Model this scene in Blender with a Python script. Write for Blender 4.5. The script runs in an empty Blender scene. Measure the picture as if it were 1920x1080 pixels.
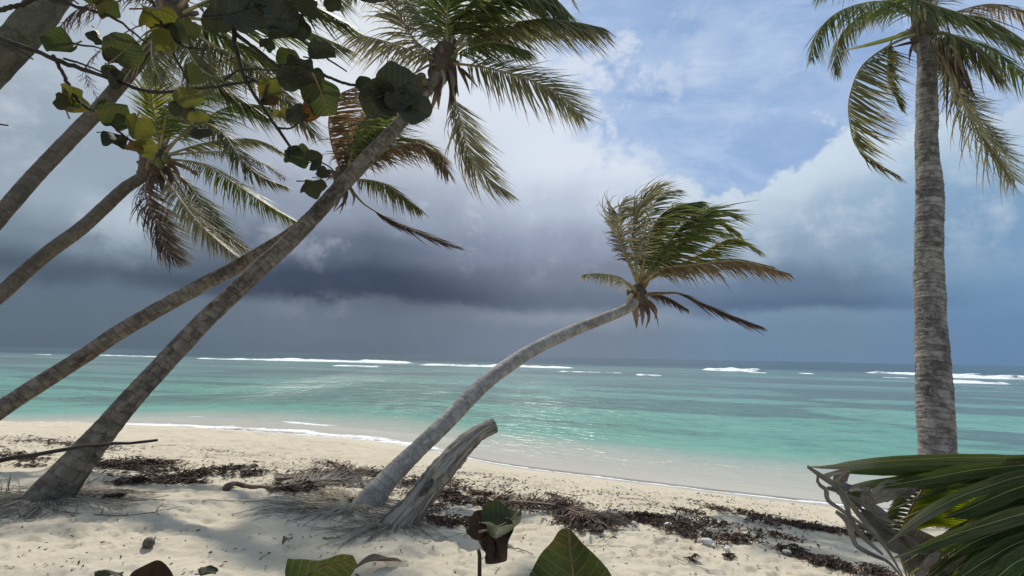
import bpy, math, random
import numpy as np
from mathutils import Vector

rng = np.random.default_rng(7)
random.seed(7)
R = math.radians
scene = bpy.context.scene
COL = scene.collection

# ------------------------------------------------------------------ camera
CAM_Z = 3.0
F = 960.0                       # focal length in pixels of the 1920 px wide photograph
PITCH, ROLL = R(7.6), R(1.07)
cam_d = bpy.data.cameras.new('camera'); cam_d.sensor_width = 36; cam_d.lens = 18.0
cam_d.clip_start = 0.05; cam_d.clip_end = 60000
cam = bpy.data.objects.new('camera', cam_d); COL.objects.link(cam); scene.camera = cam
fwd = Vector((0, math.cos(PITCH), math.sin(PITCH)))
up0 = Vector((0, -math.sin(PITCH), math.cos(PITCH)))
rt = Vector((1, 0, 0))
c_r = rt * math.cos(ROLL) + up0 * math.sin(ROLL)
c_u = -rt * math.sin(ROLL) + up0 * math.cos(ROLL)
from mathutils import Matrix
m3 = Matrix((c_r, c_u, -fwd)).transposed()
cam.matrix_world = Matrix.Translation((0, 0, CAM_Z)) @ m3.to_4x4()

# ------------------------------------------------------------------ light and sky
SUN_EL, SUN_AZ = R(50), R(-13)          # azimuth from +Y (out to sea), clockwise positive
sun_dir = Vector((math.sin(SUN_AZ) * math.cos(SUN_EL), math.cos(SUN_AZ) * math.cos(SUN_EL), math.sin(SUN_EL)))
sl = bpy.data.lights.new('sun', 'SUN'); sl.energy = 3.7; sl.angle = R(2.0); sl.color = (1.0, 0.95, 0.86)
so = bpy.data.objects.new('sun', sl); COL.objects.link(so)
so.rotation_euler = (-sun_dir).to_track_quat('-Z', 'Y').to_euler(); so.location = (0, 0, 40)

scene.view_settings.view_transform = 'Standard'; scene.view_settings.look = 'None'
scene.view_settings.gamma = 1.0; scene.view_settings.exposure = 0.0
scene.view_settings.use_curve_mapping = False
scene.cycles.max_bounces = 5; scene.cycles.transparent_max_bounces = 10
scene.cycles.use_denoising = True


class NX:
    """small wrapper so node maths can be written as formulas"""
    def __init__(s, nt, sock): s.nt, s.k = nt, sock
    def _m(s, op, *a):
        n = s.nt.nodes.new('ShaderNodeMath'); n.operation = op
        for i, v in enumerate((s,) + a):
            if isinstance(v, NX): s.nt.links.new(v.k, n.inputs[i])
            else: n.inputs[i].default_value = v
        return NX(s.nt, n.outputs[0])
    def __add__(s, o): return s._m('ADD', o)
    __radd__ = __add__
    def __sub__(s, o): return s._m('SUBTRACT', o)
    def __rsub__(s, o): return (s * -1.0) + o
    def __mul__(s, o): return s._m('MULTIPLY', o)
    __rmul__ = __mul__
    def __truediv__(s, o): return s._m('DIVIDE', o)
    def f(s, op, *a): return s._m(op, *a)
    def sat(s):
        r = s._m('ADD', 0.0); r.k.node.use_clamp = True; return r
    def ss(s, a, b):                      # smoothstep from a to b (a may exceed b)
        n = s.nt.nodes.new('ShaderNodeMapRange'); n.interpolation_type = 'SMOOTHSTEP'
        s.nt.links.new(s.k, n.inputs['Value'])
        if a < b:
            n.inputs['From Min'].default_value = a; n.inputs['From Max'].default_value = b
            n.inputs['To Min'].default_value = 0; n.inputs['To Max'].default_value = 1
        else:
            n.inputs['From Min'].default_value = b; n.inputs['From Max'].default_value = a
            n.inputs['To Min'].default_value = 1; n.inputs['To Max'].default_value = 0
        return NX(s.nt, n.outputs['Result'])


def noise(nt, vec, scale, detail=4, rough=0.55, dist=0.0, lac=2.0, w=None):
    n = nt.nodes.new('ShaderNodeTexNoise'); n.inputs['Scale'].default_value = scale
    n.inputs['Detail'].default_value = detail; n.inputs['Roughness'].default_value = rough
    n.inputs['Distortion'].default_value = dist; n.inputs['Lacunarity'].default_value = lac
    if vec is not None: nt.links.new(vec, n.inputs['Vector'])
    return NX(nt, n.outputs['Fac'])


def comb(nt, x, y, z):
    n = nt.nodes.new('ShaderNodeCombineXYZ')
    for i, v in enumerate((x, y, z)):
        if isinstance(v, NX): nt.links.new(v.k, n.inputs[i])
        else: n.inputs[i].default_value = v
    return n.outputs[0]


def sep(nt, sock):
    n = nt.nodes.new('ShaderNodeSeparateXYZ'); nt.links.new(sock, n.inputs[0])
    return [NX(nt, o) for o in n.outputs]


def mix(nt, fac, a, b):
    n = nt.nodes.new('ShaderNodeMix'); n.data_type = 'RGBA'; n.clamp_factor = True
    if isinstance(fac, NX): nt.links.new(fac.k, n.inputs[0])
    else: n.inputs[0].default_value = fac
    for v, i in ((a, 6), (b, 7)):
        if isinstance(v, (tuple, list)): n.inputs[i].default_value = (v[0], v[1], v[2], 1)
        else: nt.links.new(v, n.inputs[i])
    return n.outputs[2]


def srgb(r, g, b):
    def l(c):
        c /= 255.0
        return c / 12.92 if c <= 0.04045 else ((c + 0.055) / 1.055) ** 2.4
    return (l(r), l(g), l(b))


def build_sky():
    w = bpy.data.worlds.new('World'); scene.world = w; w.use_nodes = True
    nt = w.node_tree; nt.nodes.clear()
    out = nt.nodes.new('ShaderNodeOutputWorld'); bg = nt.nodes.new('ShaderNodeBackground')
    K = 0.1
    bg.inputs['Strength'].default_value = K
    nt.links.new(bg.outputs[0], out.inputs[0])
    tc = nt.nodes.new('ShaderNodeTexCoord')
    d = tc.outputs['Generated']
    sky = nt.nodes.new('ShaderNodeTexSky'); sky.sky_type = 'NISHITA'; sky.sun_disc = False
    sky.sun_elevation = SUN_EL; sky.sun_rotation = SUN_AZ
    sky.air_density = 1.0; sky.dust_density = 0.6; sky.ozone_density = 1.5
    x, y, z = sep(nt, d)
    az = x.f('ARCTAN2', y)                       # radians, 0 = straight out to sea, + right
    el = z.f('ARCSINE')
    def vmul(sock, k):
        n = nt.nodes.new('ShaderNodeVectorMath'); n.operation = 'SCALE'; n.inputs['Scale'].default_value = k
        nt.links.new(sock, n.inputs[0]); return n.outputs[0]
    n0 = noise(nt, d, 2.2, 6, 0.6, 0.3)
    n1 = noise(nt, d, 4.5, 6, 0.6, 0.3)
    n2 = noise(nt, comb(nt, x * 1.0 + z * 1.4, y * 1.0, z * 2.6), 4.0, 7, 0.62, 0.4)
    n3 = noise(nt, comb(nt, x + 3.1, y, z * 1.3), 10.0, 6, 0.62, 0.15)
    flat = noise(nt, comb(nt, x, y, z * 5.0), 3.0, 6, 0.6, 0.2)      # long level layers
    def ramp(fac, stops, interp='EASE'):
        n = nt.nodes.new('ShaderNodeValToRGB'); n.color_ramp.interpolation = interp
        cr = n.color_ramp
        while len(cr.elements) < len(stops): cr.elements.new(0.5)
        for e_, (pos, c) in zip(cr.elements, stops):
            e_.position = pos; e_.color = (*(srgb(*c) if isinstance(c, tuple) else (c, c, c)), 1)
        nt.links.new(fac.k, n.inputs[0]); return n.outputs[0]
    # --- the clear sky and its thin veils
    blue = mix(nt, 0.75, vmul(sky.outputs[0], K), srgb(148, 178, 221))
    fib = noise(nt, comb(nt, x * 1.0 - z * 0.8, y, z * 2.2 + x * 0.6), 7.0, 6, 0.66, 0.5)
    veil = (n2.ss(0.36, 0.66) * 0.55 + fib.ss(0.42, 0.72) * 0.45).sat()
    clear = mix(nt, veil, blue, srgb(186, 206, 234))
    wisp = (n3.ss(0.46, 0.60) * n1.ss(0.38, 0.54) + fib.ss(0.50, 0.62) * n1.ss(0.46, 0.60) * 0.6).sat() * az.ss(0.50, 0.12)
    clear = mix(nt, wisp * 0.95, clear, srgb(214, 224, 240))
    # --- cloud colour by height, drawn for five bearings and blended between them
    e = el + (n1 - 0.5) * 0.075 + (n0 - 0.5) * 0.06 + (flat - 0.5) * 0.035
    e = (e + 0.0).sat()
    A = ramp(e, [(0.0, (92, 108, 122)), (0.03, (94, 111, 125)), (0.085, (98, 114, 130)), (0.11, (82, 96, 112)), (0.16, (120, 136, 151)), (0.215, (154, 169, 184)), (0.30, (150, 165, 180)), (0.42, (174, 187, 200)), (0.7, (190, 200, 212))])
    B = ramp(e, [(0.0, (100, 114, 130)), (0.05, (106, 119, 134)), (0.08, (108, 121, 136)), (0.105, (66, 78, 96)), (0.135, (66, 78, 98)), (0.19, (98, 110, 130)), (0.26, (142, 154, 172)), (0.36, (184, 191, 206)), (0.50, (224, 230, 238)), (0.8, (232, 236, 241))])
    C = ramp(e, [(0.0, (118, 132, 150)), (0.04, (118, 132, 150)), (0.075, (136, 147, 163)), (0.10, (106, 118, 138)), (0.15, (122, 133, 153)), (0.21, (148, 159, 182)), (0.30, (184, 196, 215)), (0.38, (218, 227, 240)), (0.55, (214, 224, 239)), (0.8, (218, 224, 234))])
    D = ramp(e, [(0.0, (110, 136, 163)), (0.045, (112, 138, 163)), (0.075, (118, 142, 168)), (0.095, (92, 113, 141)), (0.13, (104, 126, 152)), (0.19, (138, 161, 185)), (0.27, (154, 179, 203)), (0.33, (180, 202, 221)), (0.40, (196, 213, 230)), (0.7, (190, 206, 226))])
    E = ramp(e, [(0.0, (102, 134, 171)), (0.06, (104, 138, 174)), (0.10, (112, 146, 180)), (0.14, (122, 156, 188)), (0.22, (126, 160, 193)), (0.32, (140, 174, 207)), (0.5, (156, 186, 220)), (0.8, (186, 204, 226))])
    azn = az + (n0 - 0.5) * 0.18
    cl = mix(nt, azn.ss(-0.72, -0.40), A, B)
    cl = mix(nt, azn.ss(-0.28, 0.08), cl, C)
    cl = mix(nt, azn.ss(0.18, 0.46), cl, D)
    cl = mix(nt, azn.ss(0.56, 0.80), cl, E)
    # lumps of light and shade
    lump = (n1 * 0.42 + n3 * 0.36 + n0 * 0.22)
    cl = mix(nt, lump.ss(0.47, 0.36) * el.ss(0.08, 0.16) * 0.22, cl, srgb(92, 106, 126))
    cl = mix(nt, lump.ss(0.50, 0.60) * el.ss(0.10, 0.24) * 0.4, cl, srgb(216, 224, 234))
    def gauss(a0, e0, wa, we):
        p = (az - a0) / wa; q = (el - e0) / we
        return ((p * p + q * q) * -1.0).f('EXPONENT')
    cl = mix(nt, gauss(-0.655, 0.205, 0.05, 0.05) * n3.ss(0.40, 0.60) * 0.65, cl, srgb(196, 210, 222))
    # scraps of paler cloud under the storm base
    cl = mix(nt, gauss(-0.355, 0.083, 0.075, 0.024) * n3.ss(0.42, 0.60) * 0.8, cl, srgb(136, 148, 162))
    belly = gauss(-0.17, 0.115, 0.20, 0.035)
    cl = mix(nt, belly * (0.4 + n1 * 0.6) * 0.75, cl, srgb(60, 71, 90))
    # faint falling rain
    streak = noise(nt, comb(nt, az * 9.0 + el * 3.0, el * 0.7, 0.0), 1.6, 5, 0.65)
    cl = mix(nt, el.ss(0.09, 0.04) * streak.ss(0.45, 0.75) * 0.07, cl, srgb(140, 152, 164))
    # --- cloud tops by bearing: closed on the left, a heaped edge to the right
    top = ramp((az * 0.5 + 0.5).sat(), [(0.0, 1.0), (0.50, 1.0), (0.525, 0.56), (0.575, 0.40), (0.63, 0.345), (0.69, 0.30), (0.735, 0.315), (0.785, 0.385), (0.84, 0.40), (0.90, 0.375), (1.0, 0.45)], 'LINEAR')
    r = nt.nodes.new('ShaderNodeSeparateColor'); nt.links.new(top, r.inputs[0]); top = NX(nt, r.outputs[0])
    n5 = noise(nt, d, 22.0, 4, 0.6, 0.0)
    h = top - el + (n1 - 0.5) * 0.20 + (n3 - 0.5) * 0.20 + (n5 - 0.5) * 0.09 + (n0 - 0.5) * 0.08
    soft = az.ss(0.42, 0.20)
    cover = h.ss(-0.008, 0.022) * (1.0 - soft) + h.ss(-0.09, 0.08) * soft
    rim = (h.ss(-0.01, 0.03) * h.ss(0.15, 0.03)) * az.ss(0.06, 0.2)
    cl = mix(nt, rim * 0.5, cl, srgb(222, 232, 243))
    col = mix(nt, cover, clear, cl)
    nt.links.new(vmul(col, 1.0 / K), bg.inputs['Color'])
    w.cycles.sampling_method = 'MANUAL'; w.cycles.sample_map_resolution = 512


build_sky()

# ------------------------------------------------------------------ projections
def ray(px, py):
    return c_r * ((px - 960) / F) + c_u * ((540 - py) / F) + fwd


def at(px, py, Y):
    """the point on the sight line of a photograph pixel that lies Y metres out"""
    d = ray(px, py); t = Y / d.y
    return Vector((d.x * t, Y, CAM_Z + d.z * t))


def on_level(px, py, z):
    d = ray(px, py); t = (z - CAM_Z) / d.z
    return Vector((d.x * t, d.y * t, z))


# ------------------------------------------------------------------ numpy noise and terrain
def _hash(ix, iy, seed):
    h = (ix.astype(np.int64) * 374761393 + iy.astype(np.int64) * 668265263 + seed * 974634777) & 0xFFFFFFFF
    h = ((h ^ (h >> 13)) * 1274126177) & 0xFFFFFFFF
    h = (h ^ (h >> 16)) & 0xFFFFFFFF
    return h / 4294967295.0


def vnoise(x, y, seed=0):
    ix = np.floor(x); iy = np.floor(y); fx = x - ix; fy = y - iy
    fx = fx * fx * fx * (fx * (fx * 6 - 15) + 10); fy = fy * fy * fy * (fy * (fy * 6 - 15) + 10)
    a = _hash(ix, iy, seed); b = _hash(ix + 1, iy, seed); c = _hash(ix, iy + 1, seed); d = _hash(ix + 1, iy + 1, seed)
    return (a * (1 - fx) + b * fx) * (1 - fy) + (c * (1 - fx) + d * fx) * fy


def fbm(x, y, oct=4, seed=0, gain=0.5):
    v = 0; a = 1; s = 0
    for i in range(oct):
        v = v + a * vnoise(x + i * 17.3, y - i * 9.1, seed + i); s += a; a *= gain; x = x * 2.03; y = y * 2.03
    return v / s


def sst(x, a, b):
    t = np.clip((x - a) / (b - a), 0, 1); return t * t * (3 - 2 * t)


SHORE_PX = [(-500, 822), (0, 806), (150, 800), (270, 798), (430, 806), (560, 815), (700, 825), (830, 850), (960, 876),
            (1100, 892), (1250, 911), (1400, 929), (1530, 943), (1750, 968), (2200, 1010)]
_sp = np.array([tuple(on_level(a, b, 0.0))[:2] for a, b in SHORE_PX])
_sp = np.vstack([[_sp[0, 0] - 400, _sp[0, 1] + 90], _sp, [_sp[-1, 0] + 400, _sp[-1, 1] - 140]])
_o = np.argsort(_sp[:, 0]); _sp = _sp[_o]
_gx = np.linspace(-400, 400, 8001); _gy = np.interp(_gx, _sp[:, 0], _sp[:, 1])
_k = np.hanning(41); _k /= _k.sum()
_gys = np.convolve(np.pad(_gy, 20, mode='edge'), _k, 'valid')


def shore_s(x, y):
    """metres inland (+) or offshore (-) of the waterline"""
    return (np.interp(x, _gx, _gys) - y) * 0.954


def sand_h(x, y):
    s = shore_s(x, y)
    z = np.where(s > 0, 1.45 * np.tanh(0.125 * s), np.maximum(0.13 * s, -4.0))
    dry = sst(s, 1.6, 4.5)
    z = z + dry * ((fbm(x * 1.1, y * 1.1, 3, 11) - 0.5) * 0.14 + (fbm(x * 2.6, y * 3.6, 4, 21, .6) - 0.5) * 0.085)
    ft = fbm(x * 7.5, y * 9.0, 2, 31)
    z = z - dry * 0.035 * sst(ft, 0.56, 0.78) * sst(fbm(x * .8, y * .8, 2, 35), .4, .6) + dry * (fbm(x * 17, y * 17, 2, 41) - 0.5) * 0.022
    z = z + (1 - dry) * (fbm(x * 0.7, y * 0.7, 2, 51) - 0.5) * 0.05 * sst(np.abs(s), .15, 1.6)
    return z


def gz(x, y): return float(sand_h(np.array([x]), np.array([y]))[0])


def hit(px, py):
    """where the sight line of a pixel meets the sand"""
    z = 1.2
    for _ in range(25):
        p = on_level(px, py, z); z = 0.5 * z + 0.5 * gz(p.x, p.y)
    return Vector((p.x, p.y, gz(p.x, p.y)))


# ------------------------------------------------------------------ object helpers
def tag(o, label=None, cat=None, group=None, kind=None):
    if label: o['label'] = label
    if cat: o['category'] = cat
    if group: o['group'] = group
    if kind: o['kind'] = kind
    return o


def thing(name, loc, label, cat, group=None):
    o = bpy.data.objects.new(name, None); o.location = loc; o.empty_display_size = 0.2
    COL.objects.link(o); tag(o, label, cat, group); o['_o'] = tuple(loc); return o


def off_of(o): return np.array(o['_o']) if o is not None and '_o' in o else np.zeros(3)


def mk(name, verts, faces, mat, parent=None, smooth=True, attrs=None, origin=None):
    """one mesh object; verts are world coordinates, moved into the parent's frame"""
    v = np.asarray(verts, dtype=np.float64)
    if origin is None: origin = off_of(parent)
    v = v - np.asarray(origin)
    me = bpy.data.meshes.new(name)
    if isinstance(faces, np.ndarray):
        n, k = faces.shape
        me.vertices.add(len(v)); me.vertices.foreach_set('co', v.ravel())
        me.loops.add(n * k); me.loops.foreach_set('vertex_index', faces.ravel().astype(np.int32))
        me.polygons.add(n); me.polygons.foreach_set('loop_start', np.arange(0, n * k, k, dtype=np.int32))
        me.update(calc_edges=True)
    else:
        me.from_pydata([tuple(a) for a in v], [], faces); me.update()
    if attrs:
        for an, av in attrs.items():
            a = me.attributes.new(an, 'FLOAT', 'POINT'); a.data.foreach_set('value', np.asarray(av, dtype=np.float32))
    if smooth: me.polygons.foreach_set('use_smooth', np.ones(len(me.polygons), dtype=bool))
    me.materials.append(mat)
    o = bpy.data.objects.new(name, me); COL.objects.link(o)
    if parent is not None: o.parent = parent
    o['_o'] = tuple(off_of(parent)) if parent is not None else tuple(origin)
    if parent is None: o.location = origin
    return o


def catmull(P, n):
    P = np.asarray([tuple(p) for p in P], dtype=float)
    if len(P) == 2: P = np.array([P[0], (P[0] + P[1]) / 2, P[1]])
    Q = np.vstack([2 * P[0] - P[1], P, 2 * P[-1] - P[-2]])
    seg = np.linalg.norm(np.diff(P, axis=0), axis=1); cum = np.concatenate([[0], np.cumsum(seg)]); cum /= cum[-1]
    t = np.linspace(0, 1, n); i = np.clip(np.searchsorted(cum, t, side='right') - 1, 0, len(P) - 2)
    u = ((t - cum[i]) / (cum[i + 1] - cum[i]))[:, None]
    a, b, c, d = Q[i], Q[i + 1], Q[i + 2], Q[i + 3]
    return 0.5 * (2 * b + (c - a) * u + (2 * a - 5 * b + 4 * c - d) * u ** 2 + (3 * b - a - 3 * c + d) * u ** 3)


def unit(v): return v / np.maximum(np.linalg.norm(v, axis=-1, keepdims=True), 1e-9)


def frames(C):
    T = unit(np.gradient(C, axis=0)); n = len(C)
    ref = np.array([0, 0, 1.0]) if abs(T[0, 2]) < 0.9 else np.array([0, 1.0, 0])
    N = np.zeros_like(C); N[0] = unit(ref - T[0] * ref.dot(T[0]))
    for i in range(1, n): N[i] = unit(N[i - 1] - T[i] * N[i - 1].dot(T[i]))
    return T, N, np.cross(T, N)


def tube_data(C, rad, k=8, cap=True, prof=None):
    C = np.asarray(C, float); n = len(C); rad = np.broadcast_to(np.asarray(rad, float), (n,))
    T, N, B = frames(C)
    th = np.linspace(0, 2 * np.pi, k, endpoint=False)
    rr = rad[:, None] * (np.ones((n, k)) if prof is None else prof)
    V = C[:, None] + rr[..., None] * (np.cos(th)[None, :, None] * N[:, None] + np.sin(th)[None, :, None] * B[:, None])
    i = np.arange(n - 1)[:, None] * k; j = np.arange(k)[None]
    j2 = (j + 1) % k
    Fq = np.stack([i + j, i + j2, i + k + j2, i + k + j], -1).reshape(-1, 4)
    V = V.reshape(-1, 3)
    along = np.repeat(np.concatenate([[0], np.cumsum(np.linalg.norm(np.diff(C, axis=0), axis=1))]), k)
    around = np.tile(th / (2 * np.pi), n)
    if cap:
        V = np.vstack([V, C[0], C[-1]]); b = n * k
        c0 = np.stack([np.full(k, b), (np.arange(k) + 1) % k, np.arange(k), np.full(k, b)], -1)
        e = (n - 1) * k
        c1 = np.stack([np.full(k, b + 1), e + np.arange(k), e + (np.arange(k) + 1) % k, np.full(k, b + 1)], -1)
        tri = np.vstack([c0[:, :3], c1[:, :3]])
        along = np.concatenate([along, [0, along[-1]]]); around = np.concatenate([around, [0, 0]])
        return V, Fq, tri, along, around
    return V, Fq, None, along, around


def tube(name, C, rad, mat, parent=None, k=8, prof=None, origin=None, extra=None):
    V, Fq, tri, al, ar = tube_data(C, rad, k, True, prof)
    fs = [tuple(f) for f in Fq.tolist()] + [tuple(f) for f in tri.tolist()]
    at_ = {'along': al, 'around': ar}
    if extra: at_.update(extra)
    return mk(name, V, fs, mat, parent, True, at_, origin)


# ------------------------------------------------------------------ materials
def newmat(name):
    m = bpy.data.materials.new(name); m.use_nodes = True; nt = m.node_tree; nt.nodes.clear()
    out = nt.nodes.new('ShaderNodeOutputMaterial'); return m, nt, out


def attr(nt, name):
    n = nt.nodes.new('ShaderNodeAttribute'); n.attribute_name = name; return NX(nt, n.outputs['Fac'])


def principled(nt, col, rough=0.6, spec=0.5):
    p = nt.nodes.new('ShaderNodeBsdfPrincipled')
    if isinstance(col, (tuple, list)): p.inputs['Base Color'].default_value = (*col, 1)
    else: nt.links.new(col, p.inputs['Base Color'])
    if isinstance(rough, NX): nt.links.new(rough.k, p.inputs['Roughness'])
    else: p.inputs['Roughness'].default_value = rough
    p.inputs['Specular IOR Level'].default_value = spec
    return p


def bump(nt, h, strength, dist, p):
    b = nt.nodes.new('ShaderNodeBump'); b.inputs['Strength'].default_value = strength; b.inputs['Distance'].default_value = dist
    nt.links.new(h.k, b.inputs['Height']); nt.links.new(b.outputs[0], p.inputs['Normal']); return b


def objvec(nt): return nt.nodes.new('ShaderNodeTexCoord').outputs['Object']
def posvec(nt): return nt.nodes.new('ShaderNodeNewGeometry').outputs['Position']


def leaf_mat(name, dark, light, dry, dry_from=0.75, dry_amt=0.8, trans=0.35, rough=0.45, blotch=0.0, stripes=False, veins=None):
    """leaf tissue: tone varies from leaflet to leaflet, tips wither, light shines through"""
    m, nt, out = newmat(name)
    tone, tip = attr(nt, 'tone'), attr(nt, 'tip')
    pv = posvec(nt)
    n = noise(nt, pv, 6.0, 3, 0.6)
    col = mix(nt, (tone * 0.8 + n * 0.4 - 0.1).sat(), dark, light)
    d = (tip + (tone - 0.5) * 0.5 + (n - 0.5) * 0.4).ss(dry_from, dry_from + 0.3) * dry_amt
    col = mix(nt, d, col, dry)
    if blotch:
        col = mix(nt, noise(nt, pv, 9.0, 4, 0.6).ss(0.56, 0.68) * blotch, col, dry)
        col = mix(nt, noise(nt, pv, 60.0, 3, 0.6).ss(0.62, 0.70) * blotch * 0.8, col, tuple(c * 0.5 for c in dry))
    hgt = None
    if stripes:
        cr = attr(nt, 'cross')
        st = noise(nt, comb(nt, cr * 9.0, tip * 1.2, tone * 3.0), 1.6, 4, 0.7)
        col = mix(nt, st.ss(0.40, 0.62) * 0.55, col, tuple(min(1, c * 2.0) for c in light))
        col = mix(nt, st.ss(0.46, 0.34) * 0.55, col, tuple(c * 0.5 for c in dark))
        hgt = st
    if veins:
        lx, ly, lz = sep(nt, objvec(nt)); ax_ = lx.f('ABSOLUTE')
        fr = ((ly - ax_ * 0.7 + 2.0 + (noise(nt, pv, 14.0, 2) - 0.5) * 0.03) / 0.135).f('FRACT')
        vn = (fr.ss(0.10, 0.02) + fr.ss(0.90, 0.98)).sat() * 0.8 + ax_.ss(0.020, 0.008)
        cell = noise(nt, comb(nt, lx, ly, 0.0), 22.0, 3, 0.6)
        col = mix(nt, cell.ss(0.42, 0.62) * 0.35, col, tuple(c * 0.6 for c in dark))
        col = mix(nt, vn.sat() * 0.6, col, veins)
        hgt = vn * 0.6 + cell * 0.5
    p = principled(nt, col, rough, 0.22)
    if hgt is not None: bump(nt, hgt, 0.45, 0.004, p)
    t = nt.nodes.new('ShaderNodeBsdfTranslucent'); hs = nt.nodes.new('ShaderNodeHueSaturation')
    hs.inputs['Saturation'].default_value = 1.15; hs.inputs['Value'].default_value = 1.5
    nt.links.new(col, hs.inputs['Color']); nt.links.new(hs.outputs[0], t.inputs['Color'])
    ms = nt.nodes.new('ShaderNodeMixShader'); ms.inputs[0].default_value = trans
    nt.links.new(p.outputs[0], ms.inputs[1]); nt.links.new(t.outputs[0], ms.inputs[2]); nt.links.new(ms.outputs[0], out.inputs[0])
    return m


M = {}
M['green'] = leaf_mat('palm_leaf_green', (0.055, 0.078, 0.026), (0.155, 0.175, 0.062), (0.29, 0.24, 0.135), 0.72, 0.7, 0.46)
M['olive'] = leaf_mat('palm_leaf_olive', (0.075, 0.08, 0.034), (0.22, 0.21, 0.095), (0.33, 0.26, 0.155), 0.6, 0.8, 0.46)
M['pale'] = leaf_mat('palm_leaf_pale', (0.14, 0.135, 0.08), (0.29, 0.27, 0.165), (0.36, 0.29, 0.19), 0.6, 0.8, 0.42)
M['lit'] = leaf_mat('palm_leaf_sunlit_yellow_green', (0.09, 0.105, 0.02), (0.22, 0.215, 0.05), (0.31, 0.24, 0.11), 0.75, 0.7, 0.48)  # yellow-green fronds; their sunlit brightness is put into the colour
M['brown'] = leaf_mat('palm_leaf_brown', (0.12, 0.08, 0.04), (0.27, 0.185, 0.10), (0.33, 0.25, 0.15), 0.6, 0.8, 0.34, 0.6)
M['dead'] = leaf_mat('palm_leaf_dead', (0.05, 0.035, 0.026), (0.15, 0.10, 0.072), (0.20, 0.145, 0.11), 0.5, 0.7, 0.14, 0.75)
M['grey'] = leaf_mat('palm_leaf_grey_dry', (0.13, 0.12, 0.10), (0.30, 0.27, 0.23), (0.36, 0.31, 0.25), 0.5, 0.7, 0.2, 0.7)
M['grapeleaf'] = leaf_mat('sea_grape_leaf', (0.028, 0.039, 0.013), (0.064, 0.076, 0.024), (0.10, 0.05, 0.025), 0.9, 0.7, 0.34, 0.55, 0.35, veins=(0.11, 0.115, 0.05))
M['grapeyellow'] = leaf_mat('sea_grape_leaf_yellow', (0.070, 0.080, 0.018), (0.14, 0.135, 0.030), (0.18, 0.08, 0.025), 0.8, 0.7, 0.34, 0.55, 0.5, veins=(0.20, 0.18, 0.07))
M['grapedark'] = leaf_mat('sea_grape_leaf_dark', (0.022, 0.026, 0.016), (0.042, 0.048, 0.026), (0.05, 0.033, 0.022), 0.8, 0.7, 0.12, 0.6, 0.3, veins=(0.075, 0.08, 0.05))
M['graperust'] = leaf_mat('sea_grape_leaf_rust', (0.07, 0.035, 0.015), (0.17, 0.08, 0.03), (0.05, 0.028, 0.016), 0.7, 0.7, 0.25, 0.6, 0.4, veins=(0.25, 0.13, 0.06))
M['grapebrown'] = leaf_mat('sea_grape_leaf_brown', (0.022, 0.013, 0.009), (0.05, 0.03, 0.02), (0.05, 0.03, 0.02), 0.7, 0.7, 0.08, 0.6, 0.2, veins=(0.07, 0.045, 0.03))


def bark(name, dark, light, ring=0.075, ring_amt=0.6, spots=0.3, contrast=1.0, scars=0.25):
    m, nt, out = newmat(name)
    al, ar = attr(nt, 'along'), attr(nt, 'around')
    ov = objvec(nt)
    nA = noise(nt, ov, 3.0, 4, 0.6); nB = noise(nt, ov, 14.0, 5, 0.65); nC = noise(nt, ov, 70.0, 3, 0.6)
    ph = (al / ring + (noise(nt, comb(nt, al * 1.6, 0.0, 0.0), 1.0, 3, 0.6) - 0.5) * 5.0 + (nA - 0.5) * 1.1 + (nB - 0.5) * 0.6)
    saw = ph.f('FRACT')
    line = saw.ss(0.0, 0.10) * saw.ss(1.0, 0.86)
    band = noise(nt, comb(nt, (ph.f('FLOOR')) * 7.31, ar * 3.0, 0.0), 1.7, 2, 0.6)
    v = (nA * 0.3 + nB * 0.35 + band * 0.55 - 0.1 + (nC - 0.5) * 0.35)
    v = ((v - 0.5) * contrast + 0.5).sat()
    col = mix(nt, v.ss(0.28, 0.75), dark, light)
    col = mix(nt, (1.0 - line) * ring_amt * nB.ss(0.35, 0.6), col, tuple(c * 0.45 for c in dark))
    ph2 = ph + (nB - 0.5) * 1.6
    scar = noise(nt, comb(nt, ph2.f('FLOOR') * 3.17, ar * 6.0 + nA, 0.0), 1.0, 3, 0.6).ss(0.48, 0.64) * ph2.f('FRACT').ss(1.0, 0.4)
    col = mix(nt, scar * scars, col, tuple(min(1, c * 1.35) for c in light))
    big = noise(nt, ov, 1.1, 5, 0.65)
    col = mix(nt, big.ss(0.50, 0.66) * 0.55, col, tuple(c * 0.55 for c in dark))
    col = mix(nt, noise(nt, ov, 5.5, 5, 0.7).ss(0.57, 0.68) * 0.5, col, tuple(min(1, c * 1.3) for c in light))
    sp = noise(nt, ov, 24.0, 2, 0.5).ss(0.64, 0.70)
    col = mix(nt, sp * spots, col, (0.03, 0.026, 0.022))
    p = principled(nt, col, 0.85, 0.2)
    bump(nt, line * 0.6 + nB * 0.6 + nC * 0.35, 0.55, 0.02, p)
    nt.links.new(p.outputs[0], out.inputs[0]); return m


M['bark_brown'] = bark('palm_bark_mottled', (0.066, 0.054, 0.042), (0.225, 0.188, 0.145), 0.11, 0.55, 0.25, 1.5, 0.55)
M['bark_grey'] = bark('palm_bark_grey', (0.075, 0.07, 0.064), (0.30, 0.282, 0.255), 0.10, 0.8, 0.6, 1.7, 0.3)
M['bark_pale'] = bark('palm_bark_pale', (0.20, 0.185, 0.165), (0.42, 0.39, 0.345), 0.10, 0.5, 0.3, 1.4, 0.15)
M['bark_smooth'] = bark('palm_bark_smooth', (0.080, 0.067, 0.054), (0.175, 0.148, 0.118), 0.14, 0.35, 0.1, 1.0, 0.06)
M['bark_moss'] = bark('old_bark_mossy', (0.05, 0.047, 0.032), (0.13, 0.125, 0.085), 0.2, 0.1, 0.4, 1.3)


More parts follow.
